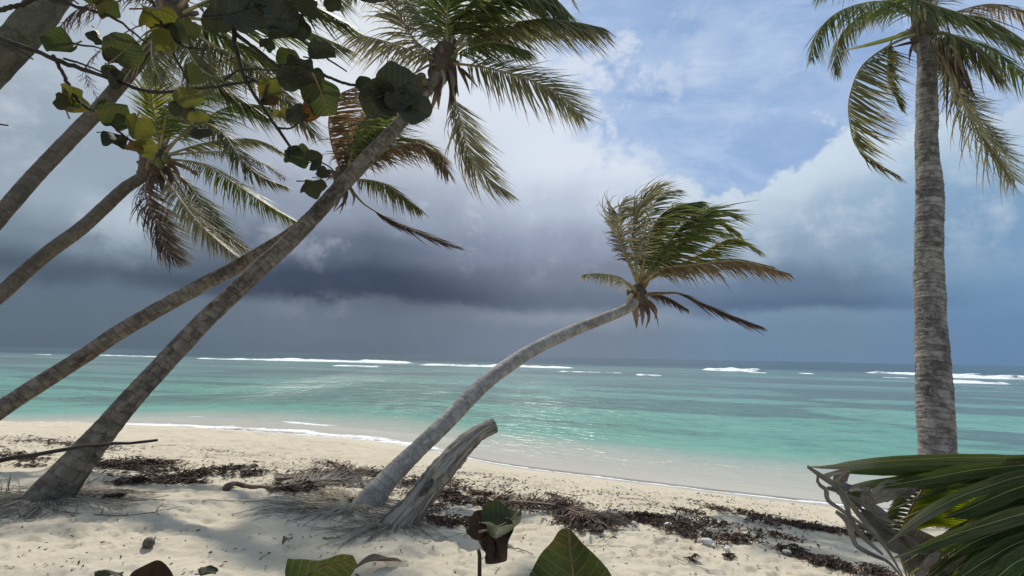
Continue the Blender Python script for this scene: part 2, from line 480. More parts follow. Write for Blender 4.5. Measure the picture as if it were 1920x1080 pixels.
def plain(name, a, b, scale=8, rough=0.75, bmp=0.4, stretch=None, spec=0.3):
    m, nt, out = newmat(name); ov = objvec(nt)
    if stretch:
        x, y, z = sep(nt, ov); ov = comb(nt, x * stretch[0], y * stretch[1], z * stretch[2])
    n = noise(nt, ov, scale, 5, 0.62); n2 = noise(nt, ov, scale * 5, 3, 0.6)
    col = mix(nt, (n * 0.7 + n2 * 0.3).ss(0.3, 0.7), a, b)
    p = principled(nt, col, rough, spec); bump(nt, n * 0.5 + n2 * 0.5, bmp, 0.01, p)
    nt.links.new(p.outputs[0], out.inputs[0]); return m


def wood_mat():
    m, nt, out = newmat('weathered_driftwood')
    al, ar = attr(nt, 'along'), attr(nt, 'around'); ov = objvec(nt)
    g = noise(nt, comb(nt, (ar * 6.2832).f('COSINE') * 1.5, (ar * 6.2832).f('SINE') * 1.5, al * 1.1), 3.0, 6, 0.6, 0.6)
    n = noise(nt, ov, 5.0, 4, 0.6)
    col = mix(nt, g.ss(0.33, 0.66), (0.085, 0.074, 0.061), (0.34, 0.305, 0.255))
    col = mix(nt, n.ss(0.58, 0.72) * 0.55, col, (0.07, 0.06, 0.05))
    p = principled(nt, col, 0.85, 0.2); bump(nt, g * 0.6 + n * 0.5, 0.7, 0.03, p)
    nt.links.new(p.outputs[0], out.inputs[0]); return m


M['driftwood'] = wood_mat()
M['rachis'] = plain('frond_midrib', (0.20, 0.17, 0.085), (0.36, 0.31, 0.17), 9, 0.5)
M['rachis_dry'] = plain('frond_midrib_dry', (0.10, 0.065, 0.04), (0.22, 0.15, 0.10), 9, 0.6)
M['rachis_red'] = plain('frond_midrib_red', (0.20, 0.07, 0.03), (0.34, 0.15, 0.07), 9, .6)
M['fibre'] = plain('crown_fibre', (0.035, 0.028, 0.022), (0.15, 0.12, 0.09), 10, 0.9, 0.8, (6, 6, 1))
M['nut'] = plain('coconut_husk_dark', (0.06, 0.05, 0.03), (0.13, 0.11, 0.06), 7, 0.55)
M['nut_green'] = plain('coconut_husk_green', (0.06, 0.07, 0.025), (0.14, 0.13, 0.05), 7, 0.5)
M['nut_old'] = plain('coconut_husk_weathered', (0.06, 0.05, 0.04), (0.20, 0.17, 0.13), 12, 0.85, 0.8)
M['twig'] = plain('twig_bark', (0.016, 0.013, 0.012), (0.05, 0.042, 0.036), 14, 0.8, 0.5)
M['twig_dry'] = plain('dry_twig', (0.07, 0.05, 0.035), (0.20, 0.15, 0.105), 14, 0.85, 0.5)
M['stick'] = plain('dark_wet_branch', (0.014, 0.011, 0.01), (0.05, 0.04, 0.033), 16, 0.75, 0.6)
M['coral'] = plain('bleached_coral', (0.42, 0.40, 0.36), (0.72, 0.70, 0.66), 14, 0.85, 0.7)
M['root'] = plain('root_fibre', (0.10, 0.085, 0.065), (0.32, 0.28, 0.22), 12, 0.9, 0.4)
M['wrack'] = leaf_mat('seaweed_wrack', (0.022, 0.013, 0.010), (0.105, 0.063, 0.045), (0.13, 0.09, 0.06), 1.1, 0.5, 0.08, 0.7)
M['litter'] = leaf_mat('beach_litter', (0.05, 0.038, 0.026), (0.22, 0.17, 0.115), (0.3, 0.25, 0.18), 1.0, 0.5, 0.1, 0.85)
M['rootleaf'] = leaf_mat('root_fibre_strands', (0.12, 0.10, 0.075), (0.40, 0.35, 0.27), (0.45, 0.40, 0.31), 0.6, 0.6, 0.1, 0.9)
M['stone'] = plain('shell_grit', (0.20, 0.175, 0.135), (0.55, 0.50, 0.41), 30, 0.85, 0.2)

# ------------------------------------------------------------------ ground and sea
def polar_grid(az_list, radii):
    A, Rr = np.meshgrid(az_list, radii)
    x = (np.sin(A) * Rr).ravel(); y = (np.cos(A) * Rr).ravel()
    n, k = len(radii), len(az_list)
    i = np.arange(n - 1)[:, None] * k; j = np.arange(k - 1)[None]
    Fq = np.stack([i + j, i + j + 1, i + k + j + 1, i + k + j], -1).reshape(-1, 4)[:, ::-1]
    return x, y, Fq


def sand_mat():
    m, nt, out = newmat('coral_sand')
    s = attr(nt, 'inland'); pv = posvec(nt)
    nf = noise(nt, pv, 90.0, 3, 0.7); nm = noise(nt, pv, 12.0, 6, 0.7); nl = noise(nt, pv, 1.3, 4, 0.6)
    col = mix(nt, (nm * 0.5 + nl * 0.5).ss(0.3, 0.7), (0.53, 0.460, 0.34), (0.645, 0.572, 0.437))
    col = mix(nt, nf.ss(0.62, 0.75) * 0.35, col, (0.30, 0.25, 0.19))
    grit = noise(nt, pv, 34.0, 2, 0.6).ss(0.60, 0.70) * (s.ss(0.9, 1.8) * s.ss(6.0, 3.0)) * nl.ss(0.35, 0.6)
    col = mix(nt, grit * 0.6, col, (0.22, 0.19, 0.15))
    wet = (s + (nl - 0.5) * 0.7).ss(1.25, 0.75)
    wcol = mix(nt, nl.ss(0.3, 0.7), (0.41, 0.375, 0.315), (0.48, 0.44, 0.37))
    col = mix(nt, wet, col, wcol)
    p = principled(nt, col, 0.9 - wet * 0.5, 0.3)
    bump(nt, (nm * 0.7 + nf * 0.4) * (1.0 - wet * 0.9), 0.75, 0.035, p)
    nt.links.new(p.outputs[0], out.inputs[0]); return m


az = np.radians(np.concatenate([np.arange(-180, -54, 3.0), np.arange(-54, 54, 0.16), np.arange(54, 180.1, 3.0)]))
rad = np.concatenate([[0.02, 0.4, 0.9], np.geomspace(1.4, 26, 520), np.geomspace(27, 400, 60)])
x, y, Fq = polar_grid(az, rad)
Fq = Fq
z = sand_h(x, y)
sand = mk('sand', np.stack([x, y, z], -1), Fq, sand_mat(), attrs={'inland': shore_s(x, y)})
tag(sand, kind='structure')


def breaker_list():
    # start px, end px, how far the foam reaches towards the shore (m), wave height (m), strength
    L = [((360, 671.5), (520, 674.5), 9, .5, .8), ((480, 674), (790, 680.5), 16, .9, 1.0), ((620, 684.5), (720, 687), 6, .2, .75),
         ((180, 665), (330, 669), 8, .4, .8), ((60, 664), (100, 664.5), 5, .4, .6),
         ((780, 683), (960, 687), 8, .5, .8), ((900, 685), (1090, 689.5), 8, .5, .8), ((1040, 696), (1180, 699), 4, .2, .6),
         ((1310, 692), (1435, 696), 12, .9, 1.0), ((1400, 697.5), (1440, 698.5), 4, .2, .6), ((1495, 699.5), (1525, 700), 4, .3, .7), ((1190, 702), (1245, 704), 3, .2, .6),
         ((1615, 698), (1730, 702), 8, .7, .9), ((1650, 706.5), (1740, 709), 3, .2, .6), ((1760, 706), (1990, 712), 9, .8, 1.0), ((1740, 715), (1905, 720), 6, .4, .95), ((1810, 699), (1840, 700), 4, .4, .7)]
    return L


def build_sea():
    azs = np.radians(np.concatenate([np.arange(-105, -50, 1.5), np.arange(-50, 50, 0.19), np.arange(50, 105.1, 1.5)]))
    rr = np.concatenate([np.geomspace(6.0, 60, 330), np.geomspace(60.4, 420, 330), np.geomspace(424, 40000, 120)])
    x, y, Fq = polar_grid(azs, rr)
    s = shore_s(x, y); v = -s; r = np.hypot(x, y)
    dx, dy = 0.953, -0.302
    u = x * dx + y * dy
    # swell and chop (only wavelengths the mesh can carry)
    near = sst(v, 0.0, 5.0)
    z = near * (fbm(u * 0.35, v * 0.9, 3, 61) - 0.5) * 0.10 * sst(-r, -120, -40)
    z += near * (fbm(u * 0.05, v * 0.22, 3, 62) - 0.5) * 0.12 * sst(v, 8, 40)
    z += sst(v, 150, 260) * (fbm(u * 0.012, v * 0.05, 3, 63) - 0.5) * 1.1
    # small wave about to run up the beach
    wl = -1.9 + (fbm(u * 0.16, u * 0 + 3.3, 3, 64) - 0.5) * 1.8
    q = (s - wl) / 0.45
    z += 0.09 * np.exp(-q * q) * sst(-x, -4.0, 3.0)
    foam = np.zeros_like(z)
    for (a, b, reach, h, st) in breaker_list():
        reach *= 0.75; h *= 0.8; st *= 0.9
        A = np.array(on_level(a[0], a[1] + 1.0, 0.0))[:2]; B = np.array(on_level(b[0], b[1] + 1.0, 0.0))[:2]
        d = B - A; Ln = np.linalg.norm(d); d = d / Ln; nrm = np.array([-d[1], d[0]])
        if nrm[1] < 0: nrm = -nrm
        e = (x - A[0]) * d[0] + (y - A[1]) * d[1]; o = (x - A[0]) * nrm[0] + (y - A[1]) * nrm[1]
        wob = (fbm(e * 0.05, e * 0 + a[0], 3, 71) - 0.5) * reach * 1.2
        o = o - wob
        ends = sst(e, -0.02 * Ln, 0.14 * Ln) * (1 - sst(e, 0.86 * Ln, 1.02 * Ln))
        ragged = 0.55 + 0.9 * fbm(e * 0.09, o * 0.25, 3, 72)
        front = np.where(o > 0, np.exp(-(o / (0.22 * reach)) ** 2), np.exp(-(o / (0.75 * reach)) ** 2))
        foam = np.maximum(foam, st * ends * front * ragged * 1.25)
        ridge = np.where(o > 0, np.exp(-(o / (0.5 * reach)) ** 2), np.exp(-(o / (0.22 * reach)) ** 2))
        z += h * ends * ridge * (0.25 + 1.5 * fbm(e * 0.22, e * 0 + a[0], 4, 73, .65))
    # foam where the water runs up the sand
    fl = fbm(u * 0.8, v * 0.8, 3, 81)
    wash = np.exp(-((s + 0.05 + (fl - 0.5) * 0.18) / 0.085) ** 2) * 0.95
    left = sst(-x, -1.5, 3.5)
    wash = np.maximum(wash, left * np.exp(-((s + 0.45 + (fl - 0.5) * 0.9) / 0.50) ** 2) * (0.15 + 1.0 * fbm(u * 0.5, v * 2.0, 3, 82)))
    wash = np.maximum(wash, left * np.exp(-((s - wl + 0.1) / 0.30) ** 2) * sst(fbm(u * 0.28, v * 0.6, 3, 83), 0.42, 0.62) * 0.95)
    wash = np.maximum(wash, (1 - left) * np.exp(-((s + 3.2 + (fl - 0.5) * 1.4) / 0.4) ** 2) * sst(fbm(u * 0.9, v * 1.8, 3, 84), 0.46, 0.66) * 0.42)
    foam = np.minimum(np.maximum(foam, wash), 0.86)
    # shallow coral and weed patches under the water, long with the shore
    reef = sst(fbm(u * 0.055, v * 0.20, 4, 91), 0.48, 0.58) * sst(v, 7, 13) * (1 - sst(v, 110, 150))
    reef = np.maximum(reef, 0.9 * sst(fbm(u * 0.014, v * 0.06, 4, 92), 0.44, 0.62) * sst(v, 35, 80))
    rightside = sst(u, -2, 30)
    reef = np.clip(reef * (0.7 + 0.5 * rightside), 0, 1)
    keep = (s < 1.6)
    fk = keep[Fq].any(1)
    Fq = Fq[fk]
    z = z - 0.002
    return mk('sea', np.stack([x, y, z], -1), Fq, sea_mat(), attrs={'off': v, 'foam': foam, 'reef': reef, 'ushore': u})


def sea_mat():
    m, nt, out = newmat('sea_water')
    v, foam, reef, u = attr(nt, 'off'), attr(nt, 'foam'), attr(nt, 'reef'), attr(nt, 'ushore')
    pv = posvec(nt)
    sv = comb(nt, u * 0.35, v, 0.0)
    n1 = noise(nt, sv, 0.22, 4, 0.6); n2 = noise(nt, sv, 1.6, 5, 0.65, 0.2); n3 = noise(nt, sv, 6.0, 4, 0.6)
    n4 = noise(nt, comb(nt, u * 0.12, v, 0.0), 0.05, 4, 0.6)
    vv = v + (n1 - 0.5) * 3.0 + (n2 - 0.5) * 1.2
    shal = mix(nt, vv.ss(0.4, 4.0), (0.50, 0.46, 0.38), (0.42, 0.43, 0.36))
    turq = mix(nt, n1.ss(0.35, 0.65), (0.125, 0.315, 0.235), (0.18, 0.395, 0.30))
    col = mix(nt, vv.ss(2.8, 7.5), shal, turq)
    far = mix(nt, n4.ss(0.35, 0.65), (0.12, 0.225, 0.195), (0.18, 0.305, 0.265))
    col = mix(nt, vv.ss(14, 55), col, far)
    col = mix(nt, (reef * (0.55 + 0.9 * n2) + (n2.ss(0.47, 0.68) * 0.75 + (n3 - 0.5) * 1.2) * vv.ss(4, 12)).sat() * 0.9, col, (0.085, 0.132, 0.125))  # reef patches, plus light and dark of wave chop painted into the colour
    deep = mix(nt, n4.ss(0.3, 0.7), (0.016, 0.048, 0.068), (0.028, 0.078, 0.10))
    col = mix(nt, (v + (n4 - 0.5) * 80).ss(130, 235), col, deep)
    # foam lace
    lace = noise(nt, sv, 9.0, 4, 0.7, 0.3); lace2 = noise(nt, pv, 1.1, 4, 0.65)
    fv = (foam * 1.0 + (lace - 0.5) * 1.5 + (lace2 - 0.5) * 0.5 + (noise(nt, comb(nt, u * 0.8, v * 0.6, 0.0), 0.22, 6, 0.75) - 0.5) * 2.6 * v.ss(30.0, 80.0))
    fm = fv.ss(0.36, 0.82)
    caps = noise(nt, comb(nt, u * 0.10, v * 0.55, 0.0), 1.6, 3, 0.55).ss(0.735, 0.76) * vv.ss(5, 12) * 0.75
    fm = (fm + caps).sat()
    col = mix(nt, fm, col, (0.82, 0.84, 0.85))
    p = principled(nt, col, fm * 0.6 + 0.22, 0.32)
    p.inputs['IOR'].default_value = 1.33
    rip = noise(nt, sv, 3.2, 4, 0.62, 0.4); rip2 = noise(nt, comb(nt, u * 0.5, v, 0.0), 0.8, 3, 0.55)
    rip3 = noise(nt, comb(nt, u * 0.4, v, 0.0), 0.16, 3, 0.55)
    h = rip * 0.11 * v.ss(0.0, 3.0) + rip2 * 0.32 * v.ss(1.0, 8.0) + rip3 * 0.6 * v.ss(20.0, 90.0) 
    b = nt.nodes.new('ShaderNodeBump'); b.inputs['Strength'].default_value = 0.8; b.inputs['Distance'].default_value = 1.0
    nt.links.new(h.k, b.inputs['Height']); nt.links.new(b.outputs[0], p.inputs['Normal'])
    tr = nt.nodes.new('ShaderNodeBsdfTransparent'); ms = nt.nodes.new('ShaderNodeMixShader')
    a = (v.ss(-0.02, 0.4) * 0.95 + 0.05 + fm).sat()
    nt.links.new(a.k, ms.inputs[0]); nt.links.new(tr.outputs[0], ms.inputs[1]); nt.links.new(p.outputs[0], ms.inputs[2])
    nt.links.new(ms.outputs[0], out.inputs[0]); return m


sea = build_sea(); tag(sea, kind='structure')

# ------------------------------------------------------------------ palms
def depth_of(p): return (Vector(p) - Vector((0, 0, CAM_Z))).dot(fwd)


def trunk_path(spec, k=0.76, e=0.7):
    """spec rows: px, py, Y, width in px -> points and radii"""
    P = [at(a, b, Y) for a, b, Y, w in spec]
    rad = [w / 2 / F * depth_of(p) * k * (depth_of(p) / (p - Vector((0, 0, CAM_Z))).length) ** e for p, (a, b, Y, w) in zip(P, spec)]
    return P, rad


def trunk(root, P, rad, mat, ring=0.09, k=18, seed=1, step=0.03, rough=0.03):
    P = np.array([tuple(p) for p in P]); L = np.linalg.norm(np.diff(P, axis=0), axis=1).sum()
    n = int(L / step); C = catmull(P, n)
    seg = np.linalg.norm(np.diff(P, axis=0), axis=1); cum = np.concatenate([[0], np.cumsum(seg)]) / seg.sum()
    r = np.interp(np.linspace(0, 1, n), cum, rad)
    r = np.convolve(np.pad(r, 8, mode='edge'), np.ones(17) / 17, 'valid')
    lg = np.random.default_rng(seed)
    al = np.linspace(0, L, n)
    th = np.linspace(0, 2 * np.pi, k, endpoint=False)
    ph = al[:, None] / ring + 0.8 * vnoise(al[:, None] * 1.4 + 0 * th, np.cos(th)[None] * 1.2 + 3 + seed, seed) + 0.25 * np.cos(th + seed)[None]
    saw = ph - np.floor(ph)
    prof = 1 + rough * (0.9 * (1 - saw) ** 3 - 0.3) + 0.10 * (vnoise(al[:, None] * 2.5, np.cos(th)[None] * 1.5 + seed, seed + 5) - 0.5) \
        + 0.05 * (vnoise(al[:, None] * 14, np.sin(th)[None] * 4 + seed, seed + 6) - 0.5)
    return tube('trunk', C, r, mat, root, k, prof)


def leaf_strips(C, T, N, S, t0, n, L, W, alpha, beta, w, Wd, g, sides, lg, gone=0.0, jit=0.12, K=5, tipfull=0.35, curl=0.0):
    m = len(C); wprof = np.array([0.5, 1.0, 0.86, 0.60, 0.33, 0.03])
    side = np.repeat(np.array(sides, float), n); i = np.tile(np.arange(n), len(sides)); k_ = lg.random(len(i)) >= gone
    side, i = side[k_], i[k_]; c = len(i)
    t = t0 + (1 - t0) * (i + lg.random(c) * 0.7) / n
    f = np.minimum(t, 1) * (m - 1); j = np.minimum(f.astype(int), m - 2); q = (f - j)[:, None]
    p = C[j] * (1 - q) + C[j + 1] * q; Tt, Nn, Ss = T[j], N[j], S[j]
    prof = np.sin(np.pi * (0.16 + 0.80 * np.minimum(1, (t - t0) / (1 - t0)))) ** 0.6
    prof = np.maximum(prof, tipfull * np.where(t > 0.5, 0.6, 0.4))
    ln = L * prof * (1 + lg.normal(size=c) * jit)
    a = np.radians(alpha[0] + (alpha[1] - alpha[0]) * t) + lg.normal(size=c) * 0.10
    b = beta + lg.normal(size=c) * 0.14
    d0 = unit(np.cos(a)[:, None] * Tt + np.sin(a)[:, None] * (side[:, None] * Ss * np.cos(b)[:, None] - Nn * np.sin(b)[:, None]))
    ww = np.clip(w * (1 + lg.normal(size=c) * 0.25), 0, 1)[:, None]; gg = (g * (1 + lg.normal(size=c) * 0.3))[:, None]
    Wj = Wd + lg.normal(size=(c, 3)) * 0.12
    pos = [p]; dirs = []
    for k in range(K):
        sg = ((k + 0.6) / K) ** 0.7
        d = d0 * (1 - ww * sg) + Wj * (ww * sg) + np.array([0, 0, -1.0]) * gg * sg
        if curl: d = d + lg.normal(size=(c, 3)) * curl * sg
        d = unit(d); dirs.append(d); pos.append(pos[-1] + d * (ln / K)[:, None])
    dirs.append(dirs[-1])
    wd = W * (0.75 + 0.4 * lg.random(c)) * (0.55 + 0.45 * prof); tv = lg.random(c); V = []
    for k in range(K + 1):
        d = dirs[k]; wv = Tt - d * (Tt * d).sum(1, keepdims=True); nn = np.linalg.norm(wv, axis=1, keepdims=True)
        wv = np.where(nn > 0.15, wv / np.maximum(nn, 1e-6), unit(np.cross(d, Nn)))
        up = np.cross(wv, d); hw = (wd * 0.5 * wprof[k])[:, None]
        V += [pos[k] - wv * hw, pos[k] + up * hw * 0.5, pos[k] + wv * hw]
    V = np.stack(V, 1).reshape(-1, 3); r = 3 * (K + 1)
    q0 = (np.arange(c)[:, None] * r + np.arange(K)[None] * 3).ravel()
    Fq = np.concatenate([np.stack([q0, q0 + 1, q0 + 4, q0 + 3], -1), np.stack([q0 + 1, q0 + 2, q0 + 5, q0 + 4], -1)]).astype(np.int32)
    return V, Fq, np.repeat(tv, r), np.tile(np.repeat(np.arange(K + 1) / K, 3), c)


WIND = np.array([1.0, 0.12, -0.05])


def frond_frames(C, roll=0.0, ref=(0, -0.45, 1.0)):
    T = unit(np.gradient(C, axis=0)); ref = np.array(ref)
    N = np.zeros_like(C); last = None
    for i in range(len(C)):
        v = ref - T[i] * ref.dot(T[i])
        if last is not None and np.linalg.norm(v) < 0.35: v = last - T[i] * last.dot(T[i])
        v = v / max(1e-6, np.linalg.norm(v))
        if last is not None:
            if v.dot(last) < 0: v = -v
            v = v * 0.5 + last * 0.5; v = v - T[i] * T[i].dot(v); v = v / np.linalg.norm(v)
        N[i] = v; last = v
    S = np.cross(T, N)
    if roll:
        c, s = math.cos(roll), math.sin(roll); N, S = N * c + S * s, S * c - N * s
    return T, N, S


_fs = [100]


def frond(root, pts, mat='green', L=0.8, n=62, roll=0.0, w=0.3, W=None, g=0.2, sides=(-1, 1), alpha=(66, 26), beta=0.25,
          t0=0.14, Wd=0.05, rib='rachis', gone=0.02, rr=0.028, curl=0.0, world=False, name='frond', jit=0.12, label=None, ref=(0, -0.45, 1.0)):
    _fs[0] += 1; lg = np.random.default_rng(_fs[0])
    P = pts if world else [at(*p) for p in pts]
    n = int(n * 1.4); Wd *= 0.72; L *= 1.2; jit *= 1.3; gone += .05
    C = catmull(P, 64); T, N, S = frond_frames(C, roll, ref)
    V, Fq, tone, tip = leaf_strips(C, T, N, S, t0, n, L, Wd, alpha, beta, w, WIND if W is None else np.array(W, float), g, sides, lg, gone, jit, curl=curl)
    o = mk(name, V, Fq, M[mat], root, True, {'tone': tone, 'tip': tip})
    if label: o['label'] = label
    tube('midrib', C, np.interp(np.linspace(0, 1, 64), [0, .1, .3, 1], [rr * 1.3, rr, rr * 0.62, rr * 0.14]), M[rib], o, 6)
    return o


def ofs(pts, Y): return [(a, b, Y + c) for a, b, c in pts]


def crown_hub(root, p0, p1, r, seed, skirt=None):
    lg = np.random.default_rng(seed)
    C = catmull([p0, (Vector(p0) + Vector(p1)) / 2, p1], 18); k = 14
    prof = 0.75 + 0.55 * lg.random((18, k)); prof = (prof + np.roll(prof, 1, 1) + np.roll(prof, 1, 0)) / 3
    tube('crown_fibre', C, np.interp(np.linspace(0, 1, 18), [0, .3, .7, 1], [r * 1.05, r * 1.5, r * 1.25, r * .55]), M['fibre'], root, k, prof)
    # stubs of old leaf stalks
    ax = unit(np.array(tuple(Vector(p1) - Vector(p0)))); a = np.cross(ax, [0.3, 1, 0.1]); a = unit(a); b = np.cross(ax, a)
    for i in range(7):
        th = i * 2.4 + seed; out = a * math.cos(th) + b * math.sin(th); q = C[3 + i] + out * r * 0.9
        tube('leaf_stub', [q, q + out * r * .5 + ax * r * .5, q + out * r * .9 + ax * r * (.8 + .5 * lg.random())], [r * .38, r * .3, r * .2], M['rachis_dry'], root, 6)


def hanging(root, cx, cy, Y, items, mat='dead', name='dead_sheath'):
    """withered sheaths hanging below a crown: each item dx, dy, width px"""
    lg = np.random.default_rng(int(cx * 7 + cy))
    for (dx0, dy0, dx1, dy1, wpx) in items:
        dyy = lg.uniform(-.25, .25)
        A = at(cx + dx0, cy + dy0, Y + dyy * .4); B = at(cx + dx1, cy + dy1, Y + dyy)
        mid = (A + B) / 2 + Vector((lg.normal() * .04 + .04, lg.normal() * .05, 0))
        C = catmull([A, mid, B], 10); T = unit(np.gradient(C, axis=0))
        wv = unit(np.cross(T, np.array([lg.normal() * .5, 1, lg.normal() * .2]))); upv = np.cross(wv, T)
        hw = (wpx / F * Y / 2) * np.array([.6, .9, 1, 1, .95, .85, .7, .5, .3, .05])[:, None]
        V = np.concatenate([C - wv * hw, C + upv * hw * 0.6, C + wv * hw]); fs = []
        for i in range(9): fs += [(i, 10 + i, 11 + i, i + 1), (10 + i, 20 + i, 21 + i, 11 + i)]
        tn = lg.random()
        mk(name, V, fs, M[mat], root, True, {'tone': [tn] * 30, 'tip': [i / 9 for i in range(10)] * 3})


def coconut(root, p, r, mat, tilt=(0.2, 0.1), name='coconut'):
    u = np.linspace(0, np.pi, 9); th = np.linspace(0, 2 * np.pi, 12, endpoint=False); V = []
    for a in u:
        for b in th:
            rr = math.sin(a) * (1 + 0.05 * math.cos(3 * b)); V.append((rr * math.cos(b), rr * math.sin(b), 1.28 * math.cos(a) + 0.10 * math.sin(a) ** 2))
    V = np.array(V) * r
    mt = Matrix.Rotation(tilt[0], 3, 'X') @ Matrix.Rotation(tilt[1], 3, 'Y')
    V = V @ np.array(mt).T + np.array(tuple(p)); fs = []
    for i in range(8):
        for j in range(12): fs.append((i * 12 + j, i * 12 + (j + 1) % 12, (i + 1) * 12 + (j + 1) % 12, (i + 1) * 12 + j))
    return mk(name, V, fs, M[mat], root, True, {'tone': np.zeros(len(V)), 'tip': np.zeros(len(V))})


def root_mat(root, base, r, n, seed, reach=0.7, name='root_fibres', biasx=0.0):
    lg = np.random.default_rng(seed); K = 6
    th = lg.uniform(0, 2 * np.pi, n); d = np.stack([np.cos(th) + biasx, np.sin(th)], -1); d = unit(d)
    pr = np.stack([-d[:, 1], d[:, 0]], -1)
    r0 = r * lg.uniform(.7, 1.15, n); ln = reach * lg.uniform(.2, 1.0, n) * (1 + 0.6 * (d[:, 0] * biasx > .3))
    hw = lg.uniform(.003, .009, n); sw = lg.normal(size=n) * .5; hh = lg.uniform(.0, .05, n); q = np.linspace(0, 1, K)
    P = np.array(base)[None, None] + d[:, None] * (r0[:, None] + ln[:, None] * q)[..., None] + pr[:, None] * (sw[:, None] * q ** 2 * ln[:, None] + .012 * np.sin(6 * q + th[:, None] * 5))[..., None]
    z = sand_h(P[..., 0].ravel(), P[..., 1].ravel()).reshape(n, K) + .006 + hh[:, None] * (1 - q) ** 2 + .012 * lg.random((n, K))
    C = np.concatenate([P, z[..., None]], -1); wv = np.concatenate([pr, np.zeros((n, 1))], -1)[:, None] * (hw[:, None] * (1 - .7 * q))[..., None]
    V = np.stack([C - wv, C + np.array([0, 0, .006]), C + wv], 2).reshape(-1, 3)
    i0 = (np.arange(n)[:, None] * K + np.arange(K - 1)[None]).ravel() * 3
    Fq = np.concatenate([np.stack([i0, i0 + 1, i0 + 4, i0 + 3], -1), np.stack([i0 + 1, i0 + 2, i0 + 5, i0 + 4], -1)]).astype(np.int32)
    tone = np.repeat(lg.random(n), K * 3); tip = np.tile(np.repeat(q, 3), n)
    return tag(mk(name, V, Fq, M['rootleaf'], root, True, {'tone': tone, 'tip': tip}), kind='stuff')


